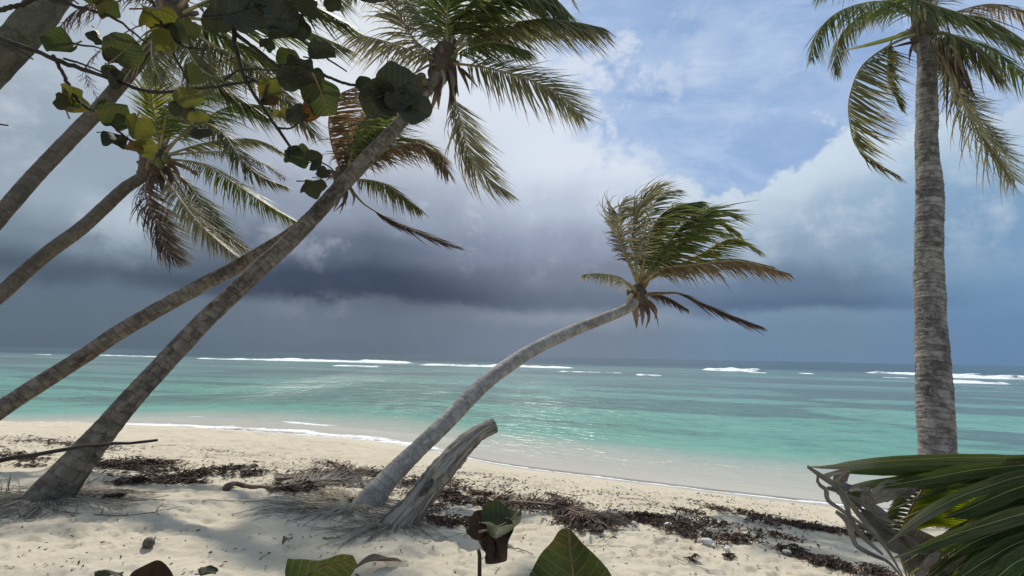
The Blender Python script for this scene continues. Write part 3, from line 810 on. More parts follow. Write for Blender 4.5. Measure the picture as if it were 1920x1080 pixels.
# ---- right-hand palm, its trunk rising out of the frame's lower edge
def palm_right():
    b = hit(1757, 985)
    Y0 = b.y; top = 6.6
    sp = [(1757, 1030, Y0, 96), (1757, 950, Y0 + .05, 88), (1758, 850, Y0 + .12, 79), (1753, 750, Y0 + .25, 73), (1747, 650, Y0 + .40, 67), (1743, 550, Y0 + .6, 60),
          (1742, 450, Y0 + .75, 57), (1743, 360, Y0 + .9, 54), (1738, 270, Y0 + 1.05, 46), (1738, 180, Y0 + 1.2, 43), (1738, 110, Y0 + 1.35, 41), (1736, 75, Y0 + 1.42, 38)]
    root = thing('coconut_palm', b, 'tall upright coconut palm with ringed grey trunk on the right', 'palm tree', 'coconut palms leaning over the beach')
    P, rad = trunk_path(sp, 1.0, 0.95); trunk(root, P, rad, M['bark_grey'], 0.075, 22, 3, 0.018, 0.05)
    Y = Y0 + 1.45
    crown_hub(root, at(1736, 85, Y), at(1728, 20, Y + .05), .15, 5)
    f = lambda pts, **k: frond(root, ofs(pts, Y), **k)
    f([(1722, 62, 0), (1670, 84, -.1), (1617, 123, -.2), (1594, 176, -.3), (1593, 227, -.35), (1612, 283, -.35), (1688, 331, -.3)], mat='olive', L=.84, n=74, w=.85, W=(1, .1, -.22), g=.12, t0=.2, alpha=(70, 50), Wd=.055, sides=(-1, -1))
    f([(1726, 60, 0), (1690, 62, .3), (1670, 80, .5), (1666, 125, .6), (1676, 168, .6), (1688, 200, .55)], mat='green', L=.5, n=60, w=.8, W=(1, .2, -.3), g=.3, t0=.25, Wd=.055, sides=(-1, -1))
    f([(1724, 45, 0), (1690, 12, -.3), (1642, 3, -.6), (1579, 19, -.8), (1538, 54, -.9), (1519, 110, -.9)], mat='green', L=.62, n=64, w=.2, g=.9, t0=.2, Wd=.045, beta=.6)
    f([(1724, 40, .1), (1690, 22, .3), (1630, 22, .6), (1580, 60, .8), (1568, 100, .8), (1572, 140, .8)], mat='olive', L=.5, n=56, w=.2, g=.8, t0=.2, Wd=.045, beta=.6)
    f([(1720, 30, 0), (1690, -20, .2), (1640, -50, .5), (1580, -40, .8), (1530, -5, 1.0)], mat='green', L=.6, n=56, w=.25, g=.8, Wd=.045)
    f([(1745, 80, .1), (1772, 108, .2), (1793, 164, .2), (1838, 239, .1), (1872, 282, .0), (1904, 338, -.1)], mat='pale', L=.95, n=76, w=.55, W=(1, .1, .06), g=.05, t0=.2, alpha=(72, 40), Wd=.042, sides=(1, -1), roll=.2)
    f([(1740, 84, -.1), (1768, 112, -.2), (1790, 160, -.3), (1830, 236, -.4), (1862, 280, -.5), (1896, 336, -.6)], mat='olive', L=.55, n=66, w=.08, g=.9, sides=(-1,), t0=.35, Wd=.04)
    f([(1744, 84, .1), (1778, 118, .3), (1802, 170, .4), (1836, 232, .4), (1868, 276, .3)], mat='olive', L=1.05, n=80, w=.92, W=(1, .08, -.02), g=.03, t0=.12, alpha=(75, 60), Wd=.045, sides=(-1, -1))
    f([(1735, 40, -.1), (1702, -6, -.6), (1752, 10, -1.0), (1815, 31, -1.3), (1925, 84, -1.6)], mat='green', L=.75, n=78, w=.35, g=.35, t0=.1, Wd=.05)
    f([(1738, 50, 0), (1790, 30, -.2), (1860, 40, -.5), (1960, 110, -.8), (2010, 190, -.9)], mat='green', L=.85, n=74, w=.4, W=(1, .1, -.35), g=.5, Wd=.05)
    f([(1738, 60, .2), (1800, 70, .5), (1870, 100, .7), (1950, 170, .9)], mat='green', L=.8, n=66, w=.4, W=(1, .1, -.5), g=.5, Wd=.05)
    f([(1738, 60, 0), (1775, 62, -.5), (1830, 90, -.9), (1880, 150, -1.1)], mat='olive', L=.7, n=60, w=.5, W=(1, .1, -.4), g=.5, Wd=.045)
    f([(1738, 50, .3), (1770, -20, .6), (1830, -60, .9), (1920, -50, 1.2), (2000, 10, 1.4)], mat='green', L=.8, n=66, w=.5, g=.4)
    f([(1732, 40, -.1), (1740, -40, -.3), (1780, -110, -.5), (1850, -140, -.7), (1950, -110, -.8)], mat='green', L=.8, n=60, w=.5, g=.3)
    f([(1738, 50, .2), (1800, 20, .8), (1880, 10, 1.3), (1990, 60, 1.6)], mat='brown', L=.75, n=60, w=.5, W=(1, .1, -.3), g=.4)
    f([(1742, 70, .2), (1790, 84, .3), (1806, 120, .4), (1804, 180, .4)], mat='dead', L=.6, n=50, w=.1, g=1.2, rib='rachis_dry')
    f([(1728, 40, .3), (1700, -10, .5), (1690, -70, .6), (1720, -130, .7)], mat='green', L=.75, n=50, w=.6, g=.2)
    hanging(root, 1738, 70, Y, [(-20, 0, -34, 52, 9), (20, 0, 38, 66, 16), (26, 4, 52, 90, 22), (34, 0, 62, 96, 18), (44, -6, 70, 70, 16), (28, 30, 32, 130, 6), (40, 60, 36, 160, 5), (-8, 6, -70, 20, 8), (52, 30, 54, 140, 5)], 'dead')
    hanging(root, 1701, 61, Y - .1, [(8, 0, -128, 36, 9)], 'green', 'leaf_spear')
    hanging(root, 1745, 75, Y - .2, [(-6, -6, 14, 16, 10), (30, -10, 52, 26, 8), (-34, 14, -18, 36, 10)], 'grey')
    root_mat(root, (b.x, b.y), .26, 90, 4, .5)


# ---- short leaning palm in the middle
def palm_middle():
    b = hit(692, 948); Y0 = b.y
    sp = [(676, 985, Y0 - .05, 96), (690, 948, Y0, 88), (708, 922, Y0 + .06, 62), (740, 885, Y0 + .22, 51), (780, 846, Y0 + .45, 46), (845, 783, Y0 + .85, 41), (905, 722, Y0 + 1.3, 38), (960, 680, Y0 + 1.75, 35),
          (1010, 650, Y0 + 2.1, 33), (1070, 622, Y0 + 2.55, 30), (1130, 598, Y0 + 3.0, 27), (1180, 576, Y0 + 3.35, 26), (1192, 562, Y0 + 3.45, 24)]
    root = thing('coconut_palm', b, 'short wind-blown coconut palm bending over the water in the middle', 'palm tree', 'coconut palms leaning over the beach')
    P, rad = trunk_path(sp); trunk(root, P, rad, M['bark_pale'], 0.09, 18, 13, 0.025, 0.035)
    Y = Y0 + 3.5
    crown_hub(root, at(1190, 574, Y), at(1200, 532, Y + .05), .12, 8)
    f = lambda pts, **k: frond(root, ofs(pts, Y), **{**k, 'L': k['L'] * .8, 'n': int(k['n'] * .85), 'rr': .034})
    f([(1194, 548, 0), (1180, 534, -.3), (1158, 519, -.7), (1122, 513, -1.0), (1092, 515, -1.2)], mat='pale', L=.38, n=44, w=.15, g=.8, Wd=.045)
    f([(1196, 532, 0), (1176, 482, -.2), (1162, 444, -.35), (1158, 409, -.4), (1172, 374, -.4)], mat='pale', L=.85, n=60, w=.7, W=(1, .1, .02), g=.1, alpha=(75, 45), Wd=.042, t0=.2)
    f([(1196, 532, 0), (1190, 470, -.3), (1188, 424, -.5), (1200, 384, -.6), (1230, 350, -.6)], mat='pale', L=.9, n=66, w=.65, W=(1, .1, -.05), g=.08, Wd=.042, t0=.2)
    f([(1197, 532, 0), (1176, 488, .3), (1160, 450, .5), (1152, 420, .6), (1142, 392, .6)], mat='grey', L=.35, n=44, w=.2, g=.4, sides=(-1, 1), curl=.35, t0=.3)
    f([(1200, 530, 0), (1218, 468, .2), (1238, 424, .3), (1267, 388, .4), (1312, 378, .4)], mat='green', L=.95, n=74, w=.5, W=(1, .1, -.25), g=.3, Wd=.055)
    f([(1200, 530, 0), (1214, 468, -.3), (1228, 420, -.5), (1255, 392, -.6), (1296, 388, -.7)], mat='green', L=.9, n=74, w=.5, W=(1, .1, -.3), g=.4, Wd=.055)
    f([(1202, 530, 0), (1244, 465, -.2), (1285, 418, -.4), (1327, 394, -.5), (1384, 404, -.5)], mat='green', L=.9, n=74, w=.45, W=(1, .1, .05), g=.15, Wd=.05)
    f([(1203, 530, 0), (1250, 480, .1), (1297, 432, .15), (1335, 410, .2), (1380, 432, .2)], mat='lit', L=.85, n=74, w=.35, W=(1, .1, -.4), g=.5, Wd=.055)
    f([(1204, 530, 0), (1267, 500, .2), (1312, 478, .3), (1371, 449, .4), (1424, 470, .4)], mat='lit', L=.75, n=74, w=.4, W=(1, .1, .0), g=.3, Wd=.05)
    f([(1204, 530, 0), (1240, 505, -.3), (1297, 497, -.6), (1386, 490, -.9), (1478, 512, -1.1)], mat='brown', L=.62, n=80, w=.25, W=(1, .1, -.1), g=.75, Wd=.045)
    f([(1204, 530, 0), (1244, 508, .4), (1310, 492, .8), (1380, 486, 1.0), (1450, 500, 1.1)], mat='olive', L=.6, n=72, w=.3, g=.5, Wd=.045)
    f([(1202, 552, 0), (1240, 550, -.1), (1275, 551, -.2), (1312, 567, -.3), (1371, 592, -.4), (1424, 611, -.5)], mat='dead', L=.55, n=70, w=.5, W=(1, .05, -.42), g=.15, alpha=(25, 10), rib='rachis_dry', t0=.3, label='withered reddish brown frond trailing to the right')
    f([(1203, 550, 0), (1230, 552, .2), (1255, 560, .3), (1290, 580, .4)], mat='dead', L=.3, n=40, w=.2, g=1.0, rib='rachis_dry')
    f([(1200, 530, 0), (1205, 460, .5), (1215, 410, .9), (1235, 370, 1.2), (1270, 356, 1.4)], mat='green', L=.8, n=60, w=.55, g=.2)
    f([(1201, 530, 0), (1230, 490, .6), (1270, 450, 1.1), (1320, 430, 1.5), (1370, 440, 1.8)], mat='green', L=.8, n=60, w=.4, g=.3)
    hanging(root, 1196, 560, Y, [(-8, 0, -2, 56, 13), (0, 0, 8, 52, 10), (6, 2, 22, 44, 9), (10, 0, 40, 56, 7), (14, 0, 32, 40, 8), (-12, -10, -14, 20, 12), (4, 4, 14, 58, 7)], 'dead')
    hanging(root, 1186, 556, Y - .15, [(0, -6, -6, 24, 9), (8, 0, 4, 44, 6)], 'grey')
    hanging(root, 1200, 545, Y, [(0, 0, -6, -44, 14), (4, 0, 4, -40, 10)], 'brown', 'leaf_base')
    root_mat(root, (b.x - .12, b.y - .02), .20, 420, 6, .62, biasx=-.7)


# ---- the big leaning palm with its swollen foot at the left, crown at the top
def palm_front():
    b = hit(90, 940); Y0 = b.y
    sp = [(62, 985, Y0 - .05, 150), (88, 938, Y0, 128), (112, 908, Y0 + .05, 106), (150, 862, Y0 + .15, 88), (195, 808, Y0 + .3, 70), (245, 750, Y0 + .5, 60), (300, 690, Y0 + .75, 55), (350, 636, Y0 + 1.0, 51),
          (400, 585, Y0 + 1.25, 48), (450, 538, Y0 + 1.5, 46), (500, 492, Y0 + 1.75, 45), (550, 446, Y0 + 2.0, 43), (600, 393, Y0 + 2.25, 41), (650, 338, Y0 + 2.5, 39), (700, 285, Y0 + 2.75, 37), (745, 236, Y0 + 2.95, 34), (785, 188, Y0 + 3.15, 32), (822, 140, Y0 + 3.3, 30)]
    root = thing('coconut_palm', b, 'long leaning coconut palm with swollen foot at the left, crown top centre', 'palm tree', 'coconut palms leaning over the beach')
    P, rad = trunk_path(sp); trunk(root, P, rad, M['bark_brown'], 0.11, 20, 23, 0.03, 0.03)
    Y = Y0 + 3.4
    crown_hub(root, at(818, 150, Y), at(846, 72, Y + .1), .17, 11)
    f = lambda pts, **k: frond(root, ofs(pts, Y), **k)
    f([(840, 118, 0), (905, 126, -.2), (980, 146, -.4), (1040, 172, -.5), (1094, 220, -.6)], mat='pale', L=.78, n=78, w=.2, W=(1, .1, -.3), g=.25, Wd=.05, beta=.1, alpha=(75, 25), ref=(0, -1, .35))
    f([(842, 125, 0), (852, 180, -.3), (866, 237, -.5), (881, 289, -.6), (912, 333, -.6), (950, 359, -.6)], mat='pale', L=.75, n=72, w=.7, W=(.85, .1, -.5), g=.1, Wd=.05, t0=.3, alpha=(60, 30))
    f([(842, 105, 0), (910, 60, -.4), (1000, 37, -.8), (1074, 41, -1.1), (1130, 52, -1.3)], mat='olive', L=.85, n=84, w=.25, W=(1, .1, -.4), g=.65, Wd=.055)
    f([(842, 105, 0), (905, 66, .3), (985, 46, .6), (1050, 46, .8), (1110, 50, .9)], mat='green', L=.7, n=76, w=.25, W=(1, .1, -.4), g=.6, Wd=.055)
    f([(845, 100, 0), (905, 18, -.3), (970, -22, -.6), (1035, -9, -.8), (1062, 32, -.9)], mat='green', L=1.0, n=76, w=.1, W=(1, .1, -.4), g=.6, Wd=.06, beta=.6)
    f([(845, 100, 0), (905, 10, .3), (980, -45, .6), (1050, -30, .8), (1085, 20, .9)], mat='pale', L=.5, n=56, w=.3, g=.2, Wd=.04)
    f([(832, 118, 0), (785, 100, -.4), (730, 80, -.8), (674, 63, -1.2), (645, 38, -1.4)], mat='pale', L=.62, n=50, w=.05, W=(.5, 0, -1), g=1.1, Wd=.042, gone=.15, beta=.6)
    f([(834, 112, 0), (785, 82, -.3), (759, 48, -.6), (744, 12, -.8), (742, -30, -1.0)], mat='pale', L=.7, n=60, w=.3, W=(1, .1, -.6), g=.5, Wd=.042)
    f([(836, 105, 0), (808, 50, .2), (780, 0, .4), (770, -60, .6)], mat='olive', L=.8, n=60, w=.5, W=(1, .1, -.4), g=.3)
    f([(840, 100, 0), (838, 30, -.4), (850, -40, -.8), (890, -90, -1.1)], mat='green', L=.9, n=66, w=.4, W=(1, .1, -.5), g=.4, Wd=.055)
    f([(840, 100, 0), (860, 40, -.3), (900, -10, -.6), (960, -30, -.9), (1010, 0, -1.0)], mat='green', L=.95, n=74, w=.2, W=(1, .1, -.6), g=.7, Wd=.06)
    f([(840, 100, .1), (820, 20, .6), (812, -50, 1.0), (830, -110, 1.3)], mat='green', L=.9, n=62, w=.5, W=(1, .1, -.4), g=.4, Wd=.055)
    f([(842, 104, .1), (880, 60, .6), (930, 36, 1.0), (1000, 50, 1.4)], mat='green', L=.9, n=66, w=.2, W=(1, .1, -.5), g=.6, Wd=.055)
    f([(838, 102, .1), (780, 20, -.2), (730, -20, -.5), (690, -30, -.8), (650, 0, -1.0)], mat='olive', L=.55, n=60, w=.1, g=1.0, Wd=.042)
    f([(842, 110, .0), (880, 90, -.5), (930, 80, -.8), (990, 95, -1.0)], mat='green', L=.6, n=60, w=.2, W=(1, .1, -.5), g=.6, Wd=.05)
    hanging(root, 838, 122, Y, [(-18, 0, -34, 96, 14), (-10, 0, -16, 84, 16), (-2, 0, 0, 96, 16), (8, 0, 12, 80, 14), (14, 0, 22, 60, 10), (20, 0, 44, 56, 8), (-22, 10, -22, 74, 8), (4, 20, 6, 90, 10), (26, 6, 60, 44, 7), (-6, 10, -30, 62, 10)], 'dead')
    hanging(root, 828, 130, Y - .2, [(0, 0, -3, 46, 7), (14, 0, 20, 50, 7)], 'grey')
    st = catmull([at(826, 122, Y - .1), at(806, 122, Y - .3), at(790, 130, Y - .4), at(776, 138, Y - .45)], 14)
    tube('fruit_stalk', st, np.linspace(.03, .015, 14), M['rachis_dry'], root, 6)
    for a, c_, e in ((785, 151, .085), (796, 153, .075), (790, 143, .07)): coconut(root, at(a, c_, Y - .42), e, 'nut', (.2, a * .01))
    root_mat(root, (b.x, b.y), .30, 420, 9, .75, biasx=.3)


# ---- the trunk that crosses behind it
def palm_behind():
    b = hit(-170, 888); Y0 = b.y
    sp = [(-215, 925, Y0 - .1, 110), (-170, 888, Y0, 84), (-90, 832, Y0 + .2, 62), (0, 768, Y0 + .55, 54), (80, 716, Y0 + .9, 49), (150, 672, Y0 + 1.2, 47), (225, 622, Y0 + 1.5, 44), (300, 578, Y0 + 1.8, 42), (375, 537, Y0 + 2.1, 40),
          (450, 497, Y0 + 2.45, 38), (510, 462, Y0 + 2.7, 37), (560, 428, Y0 + 2.95, 35), (605, 385, Y0 + 3.2, 33), (640, 345, Y0 + 3.4, 29)]
    root = thing('coconut_palm', b, 'low-slung coconut palm passing behind another trunk, brown fronds at its top', 'palm tree', 'coconut palms leaning over the beach')
    P, rad = trunk_path(sp); trunk(root, P, rad, M['bark_brown'], 0.10, 18, 33, 0.03, 0.03)
    Y = Y0 + 3.45
    crown_hub(root, at(640, 350, Y), at(652, 312, Y + .05), .15, 17)
    f = lambda pts, **k: frond(root, ofs(pts, Y), **k)
    f([(647, 335, 0), (632, 300, -.1), (620, 262, -.2), (617, 220, -.3), (632, 181, -.3), (666, 163, -.3)], mat='brown', L=.9, n=80, w=.85, W=(1, .1, .03), g=.06, Wd=.036, t0=.08, sides=(1, 1), rib='rachis_red', alpha=(75, 60), label='upright frond with reddish midrib and leaflets swept sideways')
    f([(648, 332, 0), (665, 280, .1), (690, 235, .2), (725, 205, .3), (770, 205, .3)], mat='green', L=1.0, n=84, w=.5, W=(1, .1, -.3), g=.3, Wd=.06)
    f([(648, 332, 0), (655, 275, .4), (675, 225, .8), (712, 190, 1.1), (760, 190, 1.3)], mat='olive', L=1.0, n=80, w=.5, W=(1, .1, -.2), g=.3, Wd=.06)
    f([(650, 332, 0), (702, 293, -.2), (760, 270, -.4), (806, 278, -.5), (840, 323, -.6)], mat='brown', L=.72, n=80, w=.15, W=(1, .1, -.2), g=.7, Wd=.055)
    f([(650, 332, 0), (700, 284, .3), (750, 260, .6), (800, 268, .8), (832, 300, .9)], mat='olive', L=.62, n=74, w=.3, W=(1, .1, .2), g=.2, Wd=.045)
    f([(652, 336, 0), (690, 338, -.3), (720, 345, -.5), (752, 365, -.6), (790, 395, -.7)], mat='olive', L=.55, n=60, w=.25, W=(1, .1, -.5), g=.7, Wd=.045)
    f([(652, 345, 0), (672, 372, -.1), (692, 389, -.2), (736, 414, -.3), (796, 439, -.4), (852, 461, -.5)], mat='dead', L=.6, n=70, w=.4, W=(1, .05, -.25), g=.05, alpha=(24, 8), rib='rachis_dry', t0=.35, label='withered dark brown frond hanging to the right')
    f([(648, 330, .1), (670, 250, -.4), (705, 195, -.8), (750, 170, -1.0)], mat='green', L=.9, n=66, w=.5, W=(1, .1, -.4), g=.4)
    f([(644, 338, 0), (630, 322, .2), (616, 318, .4), (604, 322, .5)], mat='dead', L=.3, n=24, w=.1, g=.9, rib='rachis_dry')
    hanging(root, 646, 348, Y, [(-6, 0, -22, 50, 8), (-2, 0, -10, 56, 8), (4, 0, 2, 40, 9), (8, 0, 14, 40, 7), (-10, 0, -30, 36, 5), (6, 10, -20, 50, 5)], 'dead')


# ---- two more at the left
def palm_left_low():
    b = hit(-330, 872); Y0 = b.y + .9; b = Vector((at(-330, 850, Y0).x, Y0, 0)); b.z = gz(b.x, b.y)
    q = at(-330, 850, Y0)
    sp = [(-345, 905, Y0 - .05, 85), (-300, 830, Y0, 66), (-200, 715, Y0 + .3, 54), (-90, 620, Y0 + .6, 50), (0, 552, Y0 + .9, 45), (50, 507, Y0 + 1.1, 42), (100, 466, Y0 + 1.3, 40), (150, 430, Y0 + 1.5, 37), (195, 390, Y0 + 1.7, 35), (235, 353, Y0 + 1.9, 33), (265, 333, Y0 + 2.05, 31), (280, 318, Y0 + 2.1, 28)]
    root = thing('coconut_palm', b, 'slim leaning coconut palm at the left, crown below the sea grape leaves', 'palm tree', 'coconut palms leaning over the beach')
    P, rad = trunk_path(sp); trunk(root, P, rad, M['bark_smooth'], 0.12, 18, 43, 0.03, 0.025)
    Y = Y0 + 2.15
    crown_hub(root, at(276, 335, Y), at(308, 272, Y + .1), .17, 21)
    f = lambda pts, **k: frond(root, ofs(pts, Y), **k)
    f([(290, 315, 0), (278, 340, -.2), (274, 372, -.3), (294, 417, -.4), (312, 468, -.45), (340, 494, -.5)], mat='dead', L=.6, n=66, w=.6, W=(1, .1, -.3), g=.2, Wd=.04, t0=.1, rib='rachis_dry')
    f([(282, 320, .1), (279, 360, .2), (297, 410, .3), (318, 455, .3), (336, 484, .3)], mat='grey', L=.6, n=50, w=.7, W=(1, .1, -.15), g=.1, Wd=.03)
    f([(300, 318, 0), (335, 370, -.3), (372, 417, -.5), (410, 453, -.6), (450, 486, -.7)], mat='pale', L=.55, n=70, w=.3, W=(.9, .1, -.5), g=.3, Wd=.042)
    f([(306, 310, 0), (336, 330, .1), (358, 352, .2), (388, 400, .3), (424, 440, .35), (468, 472, .4)], mat='olive', L=.6, n=74, w=.4, W=(1, .1, -.1), g=.25, Wd=.045)
    f([(306, 302, 0), (330, 340, .5), (365, 395, .8), (405, 440, .9), (440, 470, 1.0)], mat='dead', L=.5, n=60, w=.4, W=(1, .1, -.1), g=.2, Wd=.04)
    f([(310, 298, 0), (380, 308, -.3), (440, 344, -.6), (496, 381, -.9), (556, 416, -1.1)], mat='lit', L=.55, n=80, w=.25, W=(1, .1, -.4), g=.4, Wd=.045)
    f([(310, 292, 0), (386, 268, .3), (457, 260, .6), (498, 268, .8), (530, 286, .9)], mat='olive', L=.5, n=70, w=.3, W=(1, .1, -.2), g=.4, Wd=.045)
    f([(308, 288, 0), (365, 232, -.3), (413, 246, -.5), (451, 296, -.7), (488, 330, -.8), (537, 350, -.9)], mat='olive', L=.55, n=80, w=.4, W=(1, .1, -.2), g=.35, Wd=.045)
    f([(300, 285, 0), (293, 235, -.3), (284, 185, -.5), (286, 135, -.6), (300, 95, -.6)], mat='lit', L=.5, n=72, w=.3, W=(1, .1, .1), g=.1, Wd=.045, t0=.1)
    f([(304, 285, 0), (345, 205, .2), (400, 150, .4), (460, 140, .6), (520, 165, .7)], mat='green', L=.85, n=74, w=.3, W=(1, .1, -.4), g=.5, Wd=.05)
    f([(304, 285, 0), (360, 240, .4), (430, 200, .7), (500, 200, .9), (548, 225, 1.0)], mat='green', L=.75, n=74, w=.3, W=(1, .1, -.3), g=.5, Wd=.05)
    f([(302, 285, 0), (320, 220, .4), (350, 160, .8), (400, 115, 1.1)], mat='green', L=.8, n=60, w=.4, W=(1, .1, -.3), g=.4, Wd=.05)
    f([(300, 285, 0), (310, 225, -.5), (335, 180, -.9), (370, 160, -1.2), (420, 180, -1.4)], mat='green', L=.7, n=60, w=.3, W=(1, .1, -.5), g=.5, Wd=.05)
    f([(306, 292, 0), (380, 285, -.3), (440, 288, -.6), (500, 310, -.9), (535, 335, -1.0)], mat='grey', L=.4, n=50, w=.3, g=.4, Wd=.03)
    hanging(root, 300, 300, Y, [(-14, 0, -18, 70, 12), (-4, 0, 4, 66, 14), (6, 0, 20, 56, 12), (14, 0, 40, 44, 9), (24, 4, 68, 30, 8), (-20, 0, -22, 44, 12), (0, 10, -6, 84, 6), (10, 10, 12, 60, 8), (60, 20, 74, 34, 9)], 'dead')
    for a, c_ in ((288, 300), (300, 306), (312, 298)): coconut(root, at(a, c_, Y - .3), .09, 'nut_green', (.3, a * .02))


def palm_left_high():
    Y0 = 5.4; p = at(-420, 880, Y0); b = Vector((p.x, p.y, gz(p.x, p.y)))
    pb = b
    sp = [(-440, 960, Y0, 110), (-400, 880, Y0 + .02, 80), (-290, 720, Y0 + .2, 62), (-140, 550, Y0 + .45, 54), (-50, 462, Y0 + .65, 50), (0, 405, Y0 + .8, 47), (60, 335, Y0 + 1.0, 45), (120, 272, Y0 + 1.2, 43), (180, 210, Y0 + 1.4, 41), (240, 140, Y0 + 1.6, 39), (290, 78, Y0 + 1.8, 36), (318, 40, Y0 + 1.9, 33)]
    root = thing('coconut_palm', b, 'leaning coconut palm at far left, trunk running up behind sea grape leaves', 'palm tree', 'coconut palms leaning over the beach')
    P, rad = trunk_path(sp); trunk(root, P, rad, M['bark_smooth'], 0.13, 18, 53, 0.03, 0.02)
    Y = Y0 + 1.95
    crown_hub(root, at(312, 48, Y), at(338, 0, Y + .1), .17, 27)
    f = lambda pts, **k: frond(root, ofs(pts, Y), **k)
    f([(330, 30, 0), (410, -5, -.3), (500, -20, -.6), (575, 5, -.8), (650, 46, -.9)], mat='green', L=.85, n=80, w=.5, W=(1, .1, -.3), g=.3)
    f([(330, 30, 0), (410, 40, .3), (490, 45, .6), (565, 55, .8), (650, 90, .9)], mat='green', L=.7, n=74, w=.5, W=(1, .1, -.25), g=.3)
    f([(330, 34, 0), (390, 80, -.2), (460, 115, -.4), (530, 175, -.6), (588, 252, -.7)], mat='olive', L=.65, n=78, w=.4, W=(1, .1, -.3), g=.4, Wd=.045)
    f([(328, 36, 0), (375, 110, .3), (430, 170, .5), (500, 220, .6)], mat='green', L=.65, n=66, w=.4, W=(1, .1, -.3), g=.4)
    f([(326, 28, 0), (400, 60, .6), (470, 90, 1.0), (540, 130, 1.3)], mat='green', L=.8, n=70, w=.4, W=(1, .1, -.5), g=.5)
    f([(320, 26, 0), (250, -12, -.2), (190, 0, -.4), (140, 22, -.5), (112, 50, -.6)], mat='dead', L=.45, n=44, w=.15, g=.7, gone=.35, curl=.4, Wd=.03, rib='rachis_dry')
    f([(322, 36, 0), (262, 48, -.1), (200, 85, -.2), (160, 130, -.3), (185, 188, -.3)], mat='dead', L=.22, n=30, w=.3, g=.2, gone=.3, curl=.5, Wd=.02, rr=.014, rib='rachis_dry')
    f([(330, 24, 0), (350, -60, .2), (410, -120, .4), (500, -120, .6)], mat='green', L=.9, n=60, w=.5, g=.4)
    f([(326, 24, 0), (300, -60, .4), (320, -130, .7), (380, -170, 1.0)], mat='green', L=.9, n=56, w=.6, g=.3)
    f([(330, 24, 0), (400, -50, -.6), (480, -80, -1.0), (580, -50, -1.3), (640, 0, -1.4)], mat='green', L=.85, n=70, w=.5, W=(1, .1, -.3), g=.4)
    f([(324, 30, 0), (345, 80, -.4), (372, 125, -.7), (410, 150, -.9)], mat='olive', L=.6, n=56, w=.4, W=(1, .1, -.4), g=.4)
    f([(322, 30, .1), (290, 60, -.5), (285, 110, -.8), (305, 160, -1.0)], mat='olive', L=.55, n=50, w=.4, W=(1, .1, -.6), g=.4)
    hanging(root, 325, 34, Y, [(-16, 0, -28, 70, 12), (-6, 0, -6, 76, 14), (4, 0, 14, 60, 12), (12, 0, 34, 50, 10), (20, 0, 60, 40, 8)], 'dead')


def palm_corner():
    Y0 = 2.6; p = at(-700, 900, Y0); b = Vector((p.x, p.y, gz(p.x, p.y)))
    sp = [(-760, 1180, Y0, 230), (-640, 930, Y0 + .02, 160), (-480, 690, Y0 + .08, 125), (-300, 450, Y0 + .16, 112), (-130, 245, Y0 + .24, 104), (0, 110, Y0 + .3, 98), (70, 30, Y0 + .36, 95), (150, -80, Y0 + .45, 90), (240, -220, Y0 + .55, 84), (330, -380, Y0 + .65, 76)]
    b = Vector((at(-760, 1180, Y0).x, Y0, 0)); b.z = gz(b.x, b.y)
    root = thing('coconut_palm', b, 'thick mossy palm trunk cutting across the top left corner', 'palm tree', 'coconut palms leaning over the beach')
    P, rad = trunk_path(sp); trunk(root, P, rad, M['bark_moss'], 0.2, 22, 63, 0.03, 0.02)
    Y = Y0 + .7
    crown_hub(root, at(325, -370, Y), at(380, -480, Y + .1), .16, 37)
    f = lambda pts, **k: frond(root, ofs(pts, Y), **k)
    for q in range(6):
        a = q * 1.05 + .4
        f([(370, -450, 0), (370 + 300 * math.cos(a), -470 - 140 * abs(math.sin(a)), .5 * math.sin(a)), (370 + 560 * math.cos(a), -430 - 60 * abs(math.sin(a)), 1.2 * math.sin(a)), (370 + 700 * math.cos(a), -340, 1.7 * math.sin(a))], mat='green', L=.6, n=44, w=.4, g=.4)


for fn in (palm_right, palm_middle, palm_front, palm_behind, palm_left_low, palm_left_high, palm_corner): fn()

# ------------------------------------------------------------------ weathered leaning stump
M['hollow'] = plain('stump_hollow_shade', (0.035, 0.032, 0.028), (0.12, 0.108, 0.092), 18, .9, .8)  # the hollow is a solid lump; its shade is painted as dark colour


